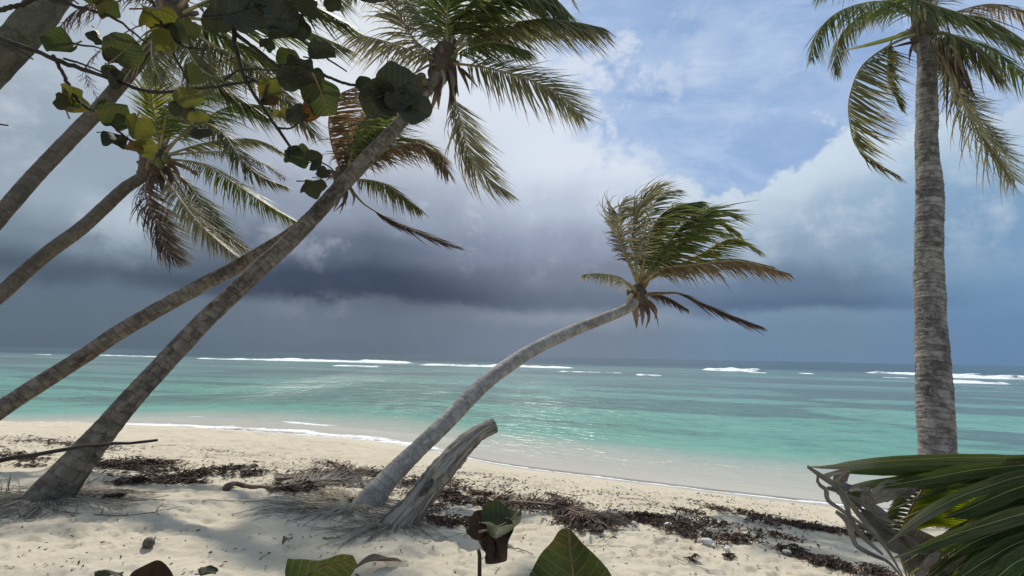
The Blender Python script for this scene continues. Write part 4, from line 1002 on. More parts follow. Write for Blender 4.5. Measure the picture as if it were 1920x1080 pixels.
def stump():
    b = hit(752, 985); Y0 = b.y
    sp = [(728, 1012, Y0 - .02, 88), (752, 980, Y0, 70), (780, 945, Y0 + .06, 56), (806, 908, Y0 + .14, 52), (832, 876, Y0 + .22, 47), (856, 848, Y0 + .3, 42), (880, 824, Y0 + .38, 37), (904, 808, Y0 + .46, 33), (926, 798, Y0 + .52, 31)]
    root = thing('dead_palm_stump', b, 'weathered grey broken trunk leaning beside the middle palm', 'stump')
    P, rad = trunk_path(sp, .92, .7)
    n, k = 90, 30
    C = catmull(P, n); pp = np.array([tuple(p) for p in P]); seg = np.linalg.norm(np.diff(pp, axis=0), axis=1); cum = np.concatenate([[0], np.cumsum(seg)]) / seg.sum()
    r = np.interp(np.linspace(0, 1, n), cum, rad); al = np.linspace(0, seg.sum(), n); th = np.linspace(0, 2 * np.pi, k, endpoint=False)
    cx, sx = np.cos(th)[None], np.sin(th)[None]; A = al[:, None]
    gro = fbm(cx * 3.2 + A * .35 + 5, sx * 3.2 + A * .25, 3, 7)                 # splits running along the grain
    kn = np.exp(-((A - .50 * al[-1]) / .10) ** 2) * (0.30 * np.exp(-((cx + .3) ** 2 + (sx - .7) ** 2) * 1.6)) + np.exp(-((A - .40 * al[-1]) / .06) ** 2) * (-.34 * np.exp(-((cx - .3) ** 2 + (sx - .7) ** 2) * 3))
    flare = np.exp(-A / .16) * (.28 * np.cos(3 * th + 1)[None])
    prof = 1 + .36 * (gro - .5) + kn * 1.2 + flare * .35 + .16 * (vnoise(A * 22, sx * 6 + 2 + cx * 3, 9) - .5)
    # a long torn strip on the upper left side
    tear = sst(A, .55 * al[-1], .60 * al[-1]) * (1 - sst(A, .84 * al[-1], .86 * al[-1])) * sst(-cx + sx * .2, .2, .5)
    prof = prof + .16 * tear * (.6 + .8 * vnoise(A * 30, cx * 2, 12))
    tube('trunk', C, r, M['driftwood'], root, k, prof)
    # broken end cup
    T = unit(np.gradient(C, axis=0)); e = C[-1]; d = T[-1]
    tube('broken_end', [e - d * .02, e + d * .004, e + d * .012, e - d * .03], [r[-1] * .98, r[-1] * 1.05, r[-1] * .8, r[-1] * .3], M['driftwood'], root, 14)
    for (a_, c_, dy, rx, mt, nm) in ((818, 908, -.08, .085, 'driftwood', 'knot'), (840, 886, -.075, .075, 'driftwood', 'knot'), (826, 872, -.06, .06, 'driftwood', 'knot'), (800, 916, -.10, .07, 'hollow', 'hollow_shade')):
        lg = np.random.default_rng(a_); u = np.linspace(0, np.pi, 9); th2 = np.linspace(0, 2 * np.pi, 14, endpoint=False)
        sx_ = np.stack([(np.sin(u)[:, None] * np.cos(th2)[None]).ravel(), (np.sin(u)[:, None] * np.sin(th2)[None]).ravel(), np.repeat(np.cos(u), 14)], -1)
        sx_ = sx_ * (1 + .28 * (lg.random((len(sx_), 1)) - .5)); dd = np.array(tuple(T[45])); e1 = unit(np.cross(dd, [0, 1, 0])); e2 = np.cross(dd, e1)
        q_ = np.array(tuple(at(a_, c_, Y0 + .14 + (908 - c_) * .0026 + dy))); W3 = q_ + rx * (sx_[:, :1] * dd * 1.7 + sx_[:, 1:2] * e1 * .62 + sx_[:, 2:] * e2 * .55)
        fs = [(i * 14 + j, i * 14 + (j + 1) % 14, (i + 1) * 14 + (j + 1) % 14, (i + 1) * 14 + j) for i in range(8) for j in range(14)]
        mk(nm, W3, fs, M[mt], root, True, {'along': np.linspace(0, .2, len(W3)), 'around': np.tile(th2 / 6.2832, 9)})
    root_mat(root, (b.x - .05, b.y), .22, 130, 16, .4, biasx=-.5)


stump()


# ------------------------------------------------------------------ sea grape
def make_leaf_mesh(var, seed):
    lg = np.random.default_rng(seed); nr, nt_ = 7, 44
    V = [(0, 0, 0)]; tone = []; tip = [0.0]
    for i in range(1, nr + 1):
        for j in range(nt_):
            th = 2 * np.pi * j / nt_; rr = i / nr
            R0 = .5 * (1 + .05 * math.cos(2 * th + .4) + .035 * math.sin(5 * th + seed * 2) + .014 * math.sin(9 * th + seed))
            dn = abs(((th + np.pi / 2 + np.pi) % (2 * np.pi)) - np.pi)       # angle from the stalk notch
            R0 *= 1 - .34 * math.exp(-(dn / .28) ** 2)
            x = R0 * rr * math.cos(th); y = R0 * rr * math.sin(th)
            V.append((x, y, 0)); tip.append(rr)
    V = np.array(V); x, y = V[:, 0], V[:, 1]
    fold = {'flat': .12, 'cup': .3, 'fold': .95, 'curl': .35, 'point': .25}[var]; cup = {'flat': .12, 'cup': .75, 'fold': .2, 'curl': -.9, 'point': .3}[var]
    z = fold * np.abs(x) + cup * (x * x + y * y) + .035 * np.sin(7 * x + seed) * np.cos(6 * y + 2 * seed) + .09 * np.asarray(tip) ** 3 * np.sin(4 * np.arctan2(y, x) + seed * 2) + .02 * np.asarray(tip) ** 4 * np.sin(9 * np.arctan2(y, x) + seed)
    if var == 'fold': x = x * .72
    if var == 'point': x = x * (1 - .72 * np.clip(y / .5, 0, 1) ** 1.3); y = y * 1.08
    if var == 'curl': z = z + .5 * np.maximum(0, y - .1) ** 1.5
    # veins stand a little proud
    for k in range(-3, 4):
        if k == 0: continue
        c = y - (.02 + .13 * (abs(k) - 1)) * 1 - np.abs(x) * .75; z = z + .010 * np.exp(-(c / .02) ** 2) * (np.sign(k) * x > 0)
    V = np.stack([x, y, z], -1); fs = []
    for j in range(nt_): fs.append((0, 1 + j, 1 + (j + 1) % nt_))
    for i in range(nr - 1):
        a = 1 + i * nt_
        for j in range(nt_): fs.append((a + j, a + nt_ + j, a + nt_ + (j + 1) % nt_, a + (j + 1) % nt_))
    me = bpy.data.meshes.new('leaf'); me.from_pydata([tuple(v) for v in V], [], fs); me.update()
    for an, av in (('tone', np.full(len(V), .5) + .25 * np.sin(9 * V[:, 0] + seed)), ('tip', np.asarray(tip) * .9)):
        t = me.attributes.new(an, 'FLOAT', 'POINT'); t.data.foreach_set('value', np.asarray(av, dtype=np.float32))
    me.polygons.foreach_set('use_smooth', np.ones(len(me.polygons), dtype=bool))
    # midrib and stalk
    ys = np.linspace(-.62, .44, 14); zz = np.where(ys < -.3, cup * .1 + (ys + .3) * -.25, cup * ys * ys) + (.5 * np.maximum(0, ys - .1) ** 1.5 if var == 'curl' else 0) + .004
    C = np.stack([0 * ys, ys, zz], -1)
    Vt, Fq, tri, al, ar = tube_data(C, np.linspace(.028, .007, 14), 6)
    mr = bpy.data.meshes.new('midrib'); mr.from_pydata([tuple(v) for v in Vt], [], [tuple(f) for f in Fq.tolist()] + [tuple(f) for f in tri.tolist()]); mr.update()
    mr.polygons.foreach_set('use_smooth', np.ones(len(mr.polygons), dtype=bool))
    return me, mr


LEAFM = {}


def leaf_mesh(var, matn, seed):
    key = (var, matn, seed % 3)
    if key not in LEAFM:
        a, b = make_leaf_mesh(var, seed % 3 + 1); a.materials.append(M[matn]); b.materials.append(M['leafrib' if matn in ('grapeleaf', 'grapeyellow') else 'twig']); LEAFM[key] = (a, b)
    return LEAFM[key]


_ls = [0]


def grape_leaf(root, px, py, Y, w, h, ang=None, var='flat', mat='grapeleaf', flip=1):
    _ls[0] += 1; lg = np.random.default_rng(_ls[0] + 50)
    p = at(px, py, Y); D = max(w, h) / F * depth_of(p) * (.92 if py < 400 and px < 650 else 1.02)
    if ang is None: ang = lg.uniform(0, 360)
    toc = (Vector((0, 0, CAM_Z)) - p).normalized()
    ex = c_r - toc * c_r.dot(toc); ex.normalize(); ey = toc.cross(ex); ey.normalize()
    la = 0.0 if w > h else math.pi / 2
    long_ax = ex * math.cos(la) + ey * math.sin(la)
    a = math.radians(ang); yl = ex * math.cos(a) + ey * math.sin(a); xl = yl.cross(toc) ; xl.normalize()
    Rm = Matrix((xl, yl, xl.cross(yl))).transposed()
    til = math.acos(min(1, max(.2, min(w, h) / max(w, h)))) * flip * (1 if lg.random() < .6 else -1)
    Rm = Matrix.Rotation(til, 3, long_ax) @ Rm
    a_, b_ = leaf_mesh(var, mat, _ls[0])
    o = bpy.data.objects.new('leaf', a_); COL.objects.link(o); o.parent = root
    o.matrix_local = Matrix.Translation(p - Vector(tuple(off_of(root)))) @ Rm.to_4x4() @ Matrix.Scale(D, 4)
    r = bpy.data.objects.new('midrib', b_); COL.objects.link(r); r.parent = o
    return o


M['leafrib'] = plain('sea_grape_vein', (0.16, 0.10, 0.05), (0.24, 0.17, 0.08), 12, .5)


def branch(root, pts, r0, r1, name='branch', world=False, mat='twig'):
    P = pts if world else [at(*p) for p in pts]
    n = max(10, 6 * len(P)); C = catmull(P, n)
    lg = np.random.default_rng(len(pts) * 31 + int(r0 * 9999)); C[1:-1] += lg.normal(size=(n - 2, 3)) * min(r0, .01) * .16
    prof = 1 + .25 * (lg.random((n, 7)) - .5)
    return tube(name, C, np.linspace(r0, r1, n), M[mat], root, 7, prof)


def sea_grape_tree():
    b = Vector((-3.7, 1.5, gz(-3.7, 1.5)))
    root = thing('sea_grape_tree', b, 'sea grape branches with round leaves hanging into the top left', 'tree')
    Y = 2.0
    k0 = at(-560, -120, 1.75)
    branch(root, [b - Vector((0, 0, .2)), b + Vector((.1, .05, 1.2)), b + Vector((.25, .15, 2.4)), k0], .075, .045, 'trunk', True)
    k1 = at(-200, -420, 1.7)
    B = lambda pts, r0=.009, r1=.005: branch(root, pts, r0, r1)
    branch(root, [k0, at(-300, -20, 1.85), at(-120, 40, 1.95), at(0, 74, Y), at(60, 94, Y), at(120, 118, Y), at(200, 145, Y), at(260, 166, Y), at(310, 173, Y), at(400, 163, Y), at(480, 150, Y)], .016, .005, 'branch', True)
    branch(root, [k0, at(-300, -300, 1.75), k1, at(120, -330, 1.85), at(330, -210, 1.95), at(425, -60, Y), at(436, 30, Y), at(442, 85, Y), at(460, 148, Y), at(498, 208, Y), at(530, 255, Y), at(556, 287, Y), at(585, 300, Y - .02)], .028, .005, 'branch', True)
    branch(root, [k0, at(-250, -140, 1.8), at(-60, -60, 1.85), at(60, -18, 1.9), at(150, 14, Y), at(210, 32, Y), at(252, 62, Y), at(275, 80, Y)], .018, .004, 'branch', True)
    B([(100, 104, Y), (122, 145, Y), (148, 190, Y), (180, 212, Y), (230, 252, Y), (268, 276, Y)], .008, .004)
    B([(438, 60, Y), (480, 92, Y), (530, 128, Y), (570, 128, Y), (610, 142, Y), (640, 154, Y - .05), (668, 161, Y - .1), (700, 166, Y - .15)], .009, .005)
    B([(500, 20, Y), (545, 58, Y), (600, 100, Y), (650, 134, Y)], .007, .003)
    B([(86, 68, Y), (130, 80, Y), (194, 91, Y)], .006, .003)
    B([(120, 110, Y), (160, 122, Y), (200, 140, Y)], .005, .003)
    B([(-30, 236, Y), (-8, 233, Y), (15, 235, Y)], .004, .003); B([(-300, 180, 1.9), (-150, 215, 1.95), (-30, 236, Y)], .008, .004)
    B([(-40, 24, Y), (0, 18, Y), (40, 8, Y), (90, -12, Y)], .012, .008)
    B([(0, 80, Y - .03), (30, 92, Y - .03), (62, 111, Y - .03)], .005, .003)
    B([(420, -70, Y), (520, -60, Y), (620, -35, Y), (715, -28, Y)], .012, .006)
    B([(250, -120, Y), (262, -40, Y), (290, 10, Y), (310, 60, Y), (350, 88, Y), (390, 90, Y)], .010, .004); B([(310, 62, Y), (330, 110, Y), (350, 150, Y), (352, 190, Y)], .006, .003)
    B([(420, 150, Y), (455, 130, Y), (520, 132, Y), (545, 128, Y)], .006, .003); B([(455, 140, Y), (500, 160, Y), (540, 176, Y)], .005, .003)
    B([(585, 300, Y), (610, 308, Y), (632, 325, Y)], .004, .002); B([(520, 240, Y), (545, 240, Y), (566, 225, Y)], .005, .003)
    B([(352, 185, Y), (370, 215, Y), (376, 240, Y)], .004, .003)
    L = lambda *a, **k: grape_leaf(root, *a, **k)
    g, d, yl, ru = 'grapeleaf', 'grapedark', 'grapeyellow', 'graperust'
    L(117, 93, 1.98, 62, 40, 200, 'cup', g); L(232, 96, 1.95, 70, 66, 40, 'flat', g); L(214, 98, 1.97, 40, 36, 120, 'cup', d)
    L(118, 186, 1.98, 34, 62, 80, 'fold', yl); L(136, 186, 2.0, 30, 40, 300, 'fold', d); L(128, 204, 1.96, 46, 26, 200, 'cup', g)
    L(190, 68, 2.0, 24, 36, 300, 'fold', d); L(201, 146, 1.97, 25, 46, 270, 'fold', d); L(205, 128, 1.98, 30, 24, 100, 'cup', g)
    L(208, 207, 1.96, 66, 44, 10, 'flat', g); L(252, 238, 1.95, 46, 54, 250, 'cup', yl); L(232, 232, 1.97, 40, 30, 200, 'flat', g); L(208, 249, 1.97, 42, 16, 330, 'fold', d); L(236, 268, 1.98, 26, 30, 240, 'fold', d)
    L(272, 271, 1.95, 44, 38, 20, 'cup', yl); L(256, 284, 1.96, 36, 16, 160, 'fold', ru)
    L(195, 4, 1.97, 50, 38, 20, 'cup', g); L(170, -18, 1.97, 60, 50, 90, 'flat', g); L(110, -20, 2.0, 60, 50, 130, 'flat', d)
    L(292, 16, 1.95, 76, 44, 340, 'cup', yl); L(350, 58, 1.95, 40, 50, 100, 'flat', g); L(319, 80, 1.96, 38, 52, 60, 'cup', yl); L(316, 44, 1.98, 56, 44, 10, 'fold', d)
    L(352, 182, 1.94, 50, 46, 280, 'flat', yl); L(340, 206, 1.97, 44, 36, 250, 'curl', d); L(373, 230, 1.94, 40, 24, 10, 'cup', yl); L(374, 247, 1.97, 40, 26, 300, 'curl', d)
    L(352, 140, 1.98, 34, 46, 90, 'cup', g)
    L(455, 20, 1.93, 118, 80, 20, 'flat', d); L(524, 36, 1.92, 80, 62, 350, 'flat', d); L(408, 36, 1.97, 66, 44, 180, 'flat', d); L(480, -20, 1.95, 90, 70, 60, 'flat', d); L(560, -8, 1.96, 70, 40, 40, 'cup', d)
    L(526, 71, 1.97, 56, 22, 5, 'fold', g); L(500, 80, 1.98, 30, 26, 60, 'cup', d); L(572, 51, 1.95, 38, 50, 310, 'cup', d)
    L(538, 102, 1.96, 44, 38, 110, 'cup', g); L(543, 149, 1.95, 50, 48, 220, 'curl', d); L(560, 122, 1.97, 60, 40, 350, 'flat', d)
    L(504, 165, 1.95, 42, 52, 260, 'flat', yl); L(492, 178, 1.97, 30, 46, 230, 'fold', d); L(510, 192, 1.97, 26, 20, 270, 'cup', ru)
    L(606, 183, 1.9, 68, 78, 285, 'flat', g); L(580, 148, 1.92, 62, 50, 330, 'flat', d)
    L(566, 208, 1.94, 34, 50, 70, 'fold', ru); L(560, 228, 1.95, 50, 24, 200, 'fold', d); L(604, 110, 1.95, 58, 20, 10, 'fold', 'grapedark'); L(530, 222, 1.97, 34, 12, 330, 'fold', yl)
    L(623, 4, 1.96, 34, 32, 280, 'cup', d); L(700, 2, 1.94, 66, 34, 350, 'cup', d); L(660, -30, 1.95, 60, 50, 30, 'flat', d)
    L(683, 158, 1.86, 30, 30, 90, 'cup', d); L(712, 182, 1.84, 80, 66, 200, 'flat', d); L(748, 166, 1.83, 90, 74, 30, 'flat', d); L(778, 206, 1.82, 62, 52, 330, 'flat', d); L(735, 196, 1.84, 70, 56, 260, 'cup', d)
    L(560, 296, 1.97, 58, 40, 160, 'flat', g); L(594, 300, 1.96, 34, 40, 20, 'cup', d); L(588, 340, 1.96, 54, 34, 340, 'cup', d); L(606, 334, 1.97, 34, 16, 10, 'fold', d); L(548, 288, 1.98, 30, 34, 120, 'cup', d)


sea_grape_tree()


def shrub(base_px, Y, label, items, stems):
    p = at(base_px, 1080, Y); b = Vector((p.x, Y + .05, gz(p.x, Y + .05)))
    root = thing('sea_grape_shrub', b, label, 'shrub', 'sea grape shoots at the lower edge')
    for (a, c_, dy) in stems:
        branch(root, [b - Vector((0, 0, .1)), b + Vector((.02, -.02, .45)), at(a + (a - base_px) * .2, c_ + 90, Y + dy), at(a, c_, Y + dy)], .010, .004, 'stem', True)
    for (px, py, dy, w, h, ang, var, mat) in items: grape_leaf(root, px, py, Y + dy, w, h, ang, var, mat)


shrub(285, 1.15, 'dark brown sea grape leaf tops poking up below the coconut', [(285, 1082, 0, 66, 62, 90, 'cup', 'grapebrown'), (204, 1070, .02, 46, 13, 150, 'point', 'grapedark'), (390, 1076, .02, 36, 13, 30, 'point', 'grapedark'), (300, 1094, .03, 40, 40, 60, 'flat', 'graperust')], [(285, 1110, 0), (240, 1090, .02), (360, 1090, .02)])
shrub(600, 1.1, 'single green sea grape leaf rising at the lower edge', [(606, 1062, 0, 128, 84, 28, 'point', 'grapeleaf')], [(556, 1085, 0)])
shrub(880, 1.1, 'withered dark sea grape leaf on an upright stalk before the stump', [(924, 1008, 0, 58, 92, 290, 'curl', 'grapebrown'), (912, 985, .01, 34, 56, 100, 'fold', 'grapebrown'), (942, 984, -.02, 84, 50, 38, 'point', 'grapeleaf'), (936, 1030, .01, 30, 48, 270, 'fold', 'grapebrown')], [(897, 1030, 0)])
shrub(1075, 1.05, 'large pointed green leaf with a brown blotch at lower edge centre', [(1076, 1086, 0, 150, 160, 92, 'point', 'grapeleaf')], [(1076, 1160, 0)])


# ------------------------------------------------------------------ foreground young palm, lower right
def blade(root, pts, wpx, mat, fold=.5, twist=0.0, prof=None, name='leaflet', rib=True, seed=0):
    """one broad folded leaflet along traced points, with real width in the round"""
    P = [at(*p) for p in pts]; n = 22; C = catmull(P, n); T = unit(np.gradient(C, axis=0))
    lg = np.random.default_rng(seed + int(pts[0][1])); q = np.linspace(0, 1, n)
    prof = np.interp(q, [0, .15, .5, .8, 1], [.75, 1, 1, .62, .04]) if prof is None else np.interp(q, np.linspace(0, 1, len(prof)), prof)
    hw = wpx / 2 / F * P[0].y * prof
    toc = unit(np.array([0, 0, CAM_Z]) - C); A = unit(np.cross(T, toc)); Bn = np.cross(A, T)
    tw = twist + .25 * np.sin(q * 4 + seed) + np.linspace(0, twist * .4, n)
    wv = A * np.cos(tw)[:, None] + Bn * np.sin(tw)[:, None]; up = np.cross(wv, T)
    rag = 1 + .10 * (lg.random(n) - .5)
    cols = [-1, -.5, 0, .5, 1]; V = []
    for c in cols: V.append(C + wv * (hw * rag)[:, None] * c * math.cos(fold * .6) + up * (hw[:, None] * (abs(c) * math.sin(fold))) + up * (hw * .10 * np.sin(q * 9 + c * 3 + seed))[:, None])
    V = np.concatenate(V); fs = []
    for c in range(4):
        for i in range(n - 1): fs.append((c * n + i, c * n + i + 1, (c + 1) * n + i + 1, (c + 1) * n + i))
    o = mk(name, V, fs, M[mat], root, True, {'tone': np.tile(.5 + .25 * np.sin(q * 7 + seed), 5), 'tip': np.tile(q, 5), 'cross': np.repeat(np.array(cols) + seed * 1.7, n)})
    if rib: tube('rib', C + toc * .003, np.maximum(hw * .055, .0005), M['rib_pale'], root, 5)
    return o


M['fg_green'] = leaf_mat('young_palm_leaf', (0.017, 0.030, 0.008), (0.046, 0.068, 0.018), (0.15, 0.13, 0.10), 0.9, .8, .25, .5, stripes=True)
M['fg_grey'] = leaf_mat('young_palm_dry', (0.05, 0.046, 0.038), (0.125, 0.115, 0.098), (0.16, 0.14, 0.115), .6, .6, .12, .8, stripes=True)
M['fg_tip'] = leaf_mat('young_palm_withered_tip', (0.022, 0.034, 0.010), (0.055, 0.07, 0.022), (0.17, 0.155, 0.13), .66, .95, .22, .55, stripes=True)
M['fg_lit'] = leaf_mat('young_palm_backlit', (0.12, 0.15, 0.015), (0.22, 0.24, 0.03), (0.22, 0.13, 0.03), .9, .5, .6, .4)  # brighter leaf copy: the glow of light from behind is put into its colour
M['fg_mid'] = leaf_mat('young_palm_mid_green', (0.045, 0.064, 0.012), (0.105, 0.125, 0.028), (0.17, 0.145, 0.10), .8, .9, .32, .5, stripes=True)
M['rib_pale'] = plain('leaflet_rib', (0.20, 0.20, 0.08), (0.32, 0.31, 0.14), 20, .45)


def young_palm():
    b = Vector((1.75, 1.25, gz(1.75, 1.25)))
    root = thing('young_palm', b, 'young palm with broad green leaflets and withered grey tips, lower right', 'palm')
    Y = 1.0
    def ax(pts, r, nm, mat='rachis'):
        return tube(nm, catmull(pts, 24), np.linspace(r, r * .4, 24), M[mat], root, 8)
    stem = tube('stem', catmull([b - Vector((0, 0, .15)), b + Vector((0, 0, .25)), b + Vector((-.05, -.02, .6))], 14), np.linspace(.09, .05, 14), M['fibre'], root, 12)
    fr = ax([b + Vector((-.03, 0, .5)), at(2120, 1180, 1.08), at(2060, 1010, 1.02), at(2010, 890, 1.0), at(1985, 840, .99)], .020, 'frond')
    c = lambda x, y, dy=0.0: (1500 + x / 4.5, 840 + y / 4.5, Y + dy)
    G, TP = 'fg_green', 'fg_tip'
    def bl(pts, w, m, tw, s, pr=None): blade(fr, [pts[0]] + [c(*p) for p in pts[1:]], w, m, .55, tw, pr, seed=s)
    bl([(1990, 853, Y), (1890, 86), (1600, 76, -.01), (1340, 78, -.02), (900, 98, -.04), (540, 125, -.06), (250, 160, -.07), (60, 156, -.07)], 22, TP, .35, 1, [.8, 1, 1, 1, .95, .85, .6, .05])
    bl([(1985, 862, Y), (1890, 142), (1500, 178, .01), (1150, 244, .02), (850, 300, .03), (600, 345, .04)], 30, G, .2, 2)
    bl([(1990, 866, Y), (1890, 115, .03), (1400, 140, .06), (1000, 170, .08), (640, 200, .09), (400, 215, .09)], 28, G, .15, 12)
    bl([(1990, 870, Y), (1890, 170, .03), (1400, 200, .07), (1000, 240, .09), (700, 270, .10)], 26, G, .15, 13)
    bl([(1990, 885, Y), (1890, 232, -.01), (1600, 318, -.02), (1300, 432, -.03), (1000, 600, -.04), (740, 800, -.05)], 22, TP, .12, 3, [.8, 1, 1, .95, .9, .7, .1])
    bl([(1995, 900, Y), (1890, 320, .0), (1650, 410, .0), (1400, 520, -.01), (1200, 590, -.02)], 34, G, .15, 4)
    bl([(2000, 915, Y), (1890, 410, .02), (1650, 480, .03), (1450, 560, .03), (1300, 600, .03)], 34, G, .2, 14)
    bl([(2000, 925, Y), (1890, 480, .03), (1700, 540, .04), (1500, 610, .05), (1380, 650, .05)], 34, G, .2, 15)
    bl([(2005, 945, Y), (1890, 552, -.02), (1600, 636, -.03), (1270, 740, -.05), (1000, 850, -.06), (770, 935, -.06)], 28, TP, .12, 5, [.8, 1, 1, .9, .8, .6, .05])
    bl([(2010, 960, Y), (1890, 640, .0), (1700, 700, .0), (1450, 800, .0), (1250, 930, .0)], 36, G, .15, 6)
    bl([(2012, 968, Y), (1890, 720, .02), (1700, 800, .02), (1500, 900, .02), (1300, 1040, .02)], 38, G, .15, 16)
    bl([(2020, 985, Y), (1890, 780, -.02), (1600, 930, -.03), (1370, 1080, -.04), (1200, 1200, -.04)], 34, G, .15, 7)
    bl([(2022, 995, Y), (1890, 860, .0), (1650, 1000, .0), (1450, 1120, .0), (1300, 1220, .0)], 38, G, .15, 17)
    bl([(2030, 1010, Y), (1890, 930, -.04), (1700, 1060, -.05), (1550, 1180, -.05), (1400, 1300, -.05)], 36, G, .15, 8)
    bl([(2040, 1050, Y), (1950, 1010, -.02), (1800, 1130, -.02), (1600, 1300, -.02)], 40, G, .15, 9)
    bl([(2030, 1000, Y), (1900, 950, .05), (1700, 1000, .06), (1500, 1060, .06), (1300, 1150, .06)], 40, G, .15, 18)
    bl([(1985, 858, Y), (1890, 104, .05), (1300, 112, .06), (800, 145, .05), (400, 190, .03), (170, 232, .0)], 24, TP, .15, 31, [.8, 1, 1, .9, .6, .08])
    bl([(1985, 866, Y), (1890, 150, .06), (1200, 230, .08), (800, 290, .07), (450, 335, .05), (310, 390, .04)], 30, TP, .15, 32, [.8, 1, 1, .9, .7, .08])
    bl([(1985, 870, Y), (1890, 190, .09), (1200, 290, .12), (850, 340, .12), (640, 400, .11), (520, 480, .10)], 22, TP, .15, 33, [.8, 1, 1, .9, .7, .08])
    for i in (0, 1, 2, 5, 6, 7, 8, 9, 10):
        y0 = 96 + 82 * i; lgx = np.random.default_rng(i + 900)
        bl([(1985 + 4 * i, 855 + 14 * i, Y + .03), (1890, y0, .02 + .03 * (i % 3)), (1600, y0 + 45 + 8 * i, .03 + .03 * (i % 3)), (1300, y0 + 110 + 17 * i, .04 + .03 * (i % 3)), (1020 + 14 * i, y0 + 200 + 26 * i, .05), (760 + 22 * i, y0 + 300 + 33 * i, .05)], 13 + 6 * lgx.random(), ('fg_mid', TP, G)[i % 3], .15 + .3 * lgx.random(), 300 + i)
    for i in range(7):                                                           # the frond's other side, beyond the frame
        y0 = 856 + 24 * i
        blade(fr, [(2000 + 9 * i, y0, Y + .02), (2090 + 9 * i, y0 - 8 + 4 * i, Y + .08), (2200 + 9 * i, y0 + 20 + 6 * i, Y + .14), (2330, y0 + 90, Y + .2)], 40, G, .5, .3, seed=400 + i)
    # withered pieces
    W_ = lambda pts, w, s, m='fg_grey', pr=None: blade(fr, [c(*p) for p in pts], w * 1.0, m, .18, .5, pr or [.5, 1, .8, .95, .7, .3], rib=False, seed=s)
    W_([(1170, 880, -.06), (1080, 960, -.06), (1040, 1030, -.05), (990, 1150, -.05)], 16, 21)
    W_([(60, 156, -.07), (180, 240, -.06), (300, 320, -.05), (400, 440, -.04), (520, 590, -.03), (660, 760, -.02), (760, 900, -.02), (870, 1090, -.02)], 12, 22)
    W_([(150, 235, -.06), (152, 300, -.06), (215, 350, -.06), (235, 440, -.05), (330, 510, -.05), (440, 590, -.04), (560, 680, -.04), (720, 800, -.03)], 9, 23)
    W_([(300, 535, -.05), (390, 610, -.05), (440, 740, -.04), (480, 830, -.04), (620, 910, -.03), (750, 970, -.03), (860, 1090, -.03)], 13, 24)
    W_([(230, 340, -.05), (330, 370, -.05), (390, 480, -.04), (420, 600, -.04), (520, 740, -.03), (700, 900, -.03)], 15, 25)
    W_([(400, 180, -.05), (300, 290, -.05), (340, 370, -.04), (460, 430, -.03), (700, 590, -.02), (860, 660, -.01)], 10, 26)
    W_([(560, 330, .0), (560, 460, .0), (620, 520, .0), (740, 570, .01)], 26, 27)
    W_([(980, 320, .05), (800, 340, .04), (640, 400, .03), (560, 480, .03)], 38, 28)
    W_([(480, 330, .04), (460, 420, .04), (520, 500, .04)], 30, 29, 'fg_tip')
    W_([(390, 200, .0), (330, 280, .01), (380, 330, .02), (520, 350, .03)], 24, 30)
    W_([(200, 250, -.02), (300, 215, -.02), (420, 190, -.02)], 10, 31)
    for i in range(16):                                                          # ladder of torn strips
        t = i / 15
        W_([(430 + 420 * t, 640 + 60 * t + i * 22 % 37, .02), (560 + 420 * t, 690 + 110 * t, .03), (720 + 420 * t, 800 + 130 * t, .04)], 5 + (i * 7) % 5, 40 + i)
    for i in range(9):
        t = i / 8
        W_([(480 + 250 * t, 500 + 330 * t, .01), (600 + 230 * t, 560 + 320 * t, .02), (760 + 200 * t, 620 + 330 * t, .03)], 7 + (i * 5) % 6, 60 + i)
    for i in range(12):
        t = i / 11
        W_([(1180 + 420 * t, 840 + 20 * t, .07), (1130 + 430 * t, 940 + 10 * t, .08), (1040 + 430 * t, 1090, .08)], 7, 80 + i)
    for i in range(14):
        t = i / 13
        W_([(900 + 330 * t, 640 + 150 * t, .09), (840 + 330 * t, 800 + 110 * t, .10), (900 + 330 * t, 1100, .10)], 9 + (i * 5) % 7, 160 + i)
    for i in range(6):
        bl([(2010 + i * 6, 930 + 20 * i, Y + .1), (1890, 330 + 130 * i, .13), (1600, 430 + 135 * i, .14), (1300, 620 + 120 * i, .15), (1050, 800 + 100 * i, .16)] if i > 2 else [(2010, 930, Y + .1), (1890, 900 + 60 * i, .12), (1600, 1000 + 50 * i, .12), (1350, 1100 + 40 * i, .12)], 46, G, .2, 190 + i)
    # a second frond behind, lit through
    f2 = ax([b + Vector((0, 0, .5)), at(1950, 1250, 1.3), at(1780, 1100, 1.24), at(c(860, 680)[0], c(860, 680)[1], 1.16), at(c(960, 480)[0], c(960, 480)[1], 1.13), at(c(1060, 310)[0], c(1060, 310)[1], 1.12)], .006, 'frond', 'rachis_dry')
    for i in range(26):
        t = i / 25; x0, y0 = 820 + 240 * t, 740 - 430 * t
        blade(f2, [(1500 + x0 / 4.5, 840 + y0 / 4.5, 1.15), (1500 + (x0 + 300) / 4.5, 840 + (y0 - 60 - 30 * (1 - t)) / 4.5, 1.15), (1500 + (x0 + 640) / 4.5, 840 + (y0 - 40) / 4.5, 1.17)], 6.6, 'fg_lit', .45, .1, [.7, 1, 1, 1, .9, .5], seed=100 + i, rib=False)
        if i % 2 == 0:
            blade(f2, [(1500 + x0 / 4.5, 840 + y0 / 4.5, 1.15), (1500 + (x0 - 120) / 4.5, 840 + (y0 - 10) / 4.5, 1.16), (1500 + (x0 - 240) / 4.5, 840 + (y0 + 60) / 4.5, 1.18)], 6.5, 'fg_tip', .45, .1, [.7, 1, 1, .9, .6, .1], seed=140 + i, rib=False)


young_palm()


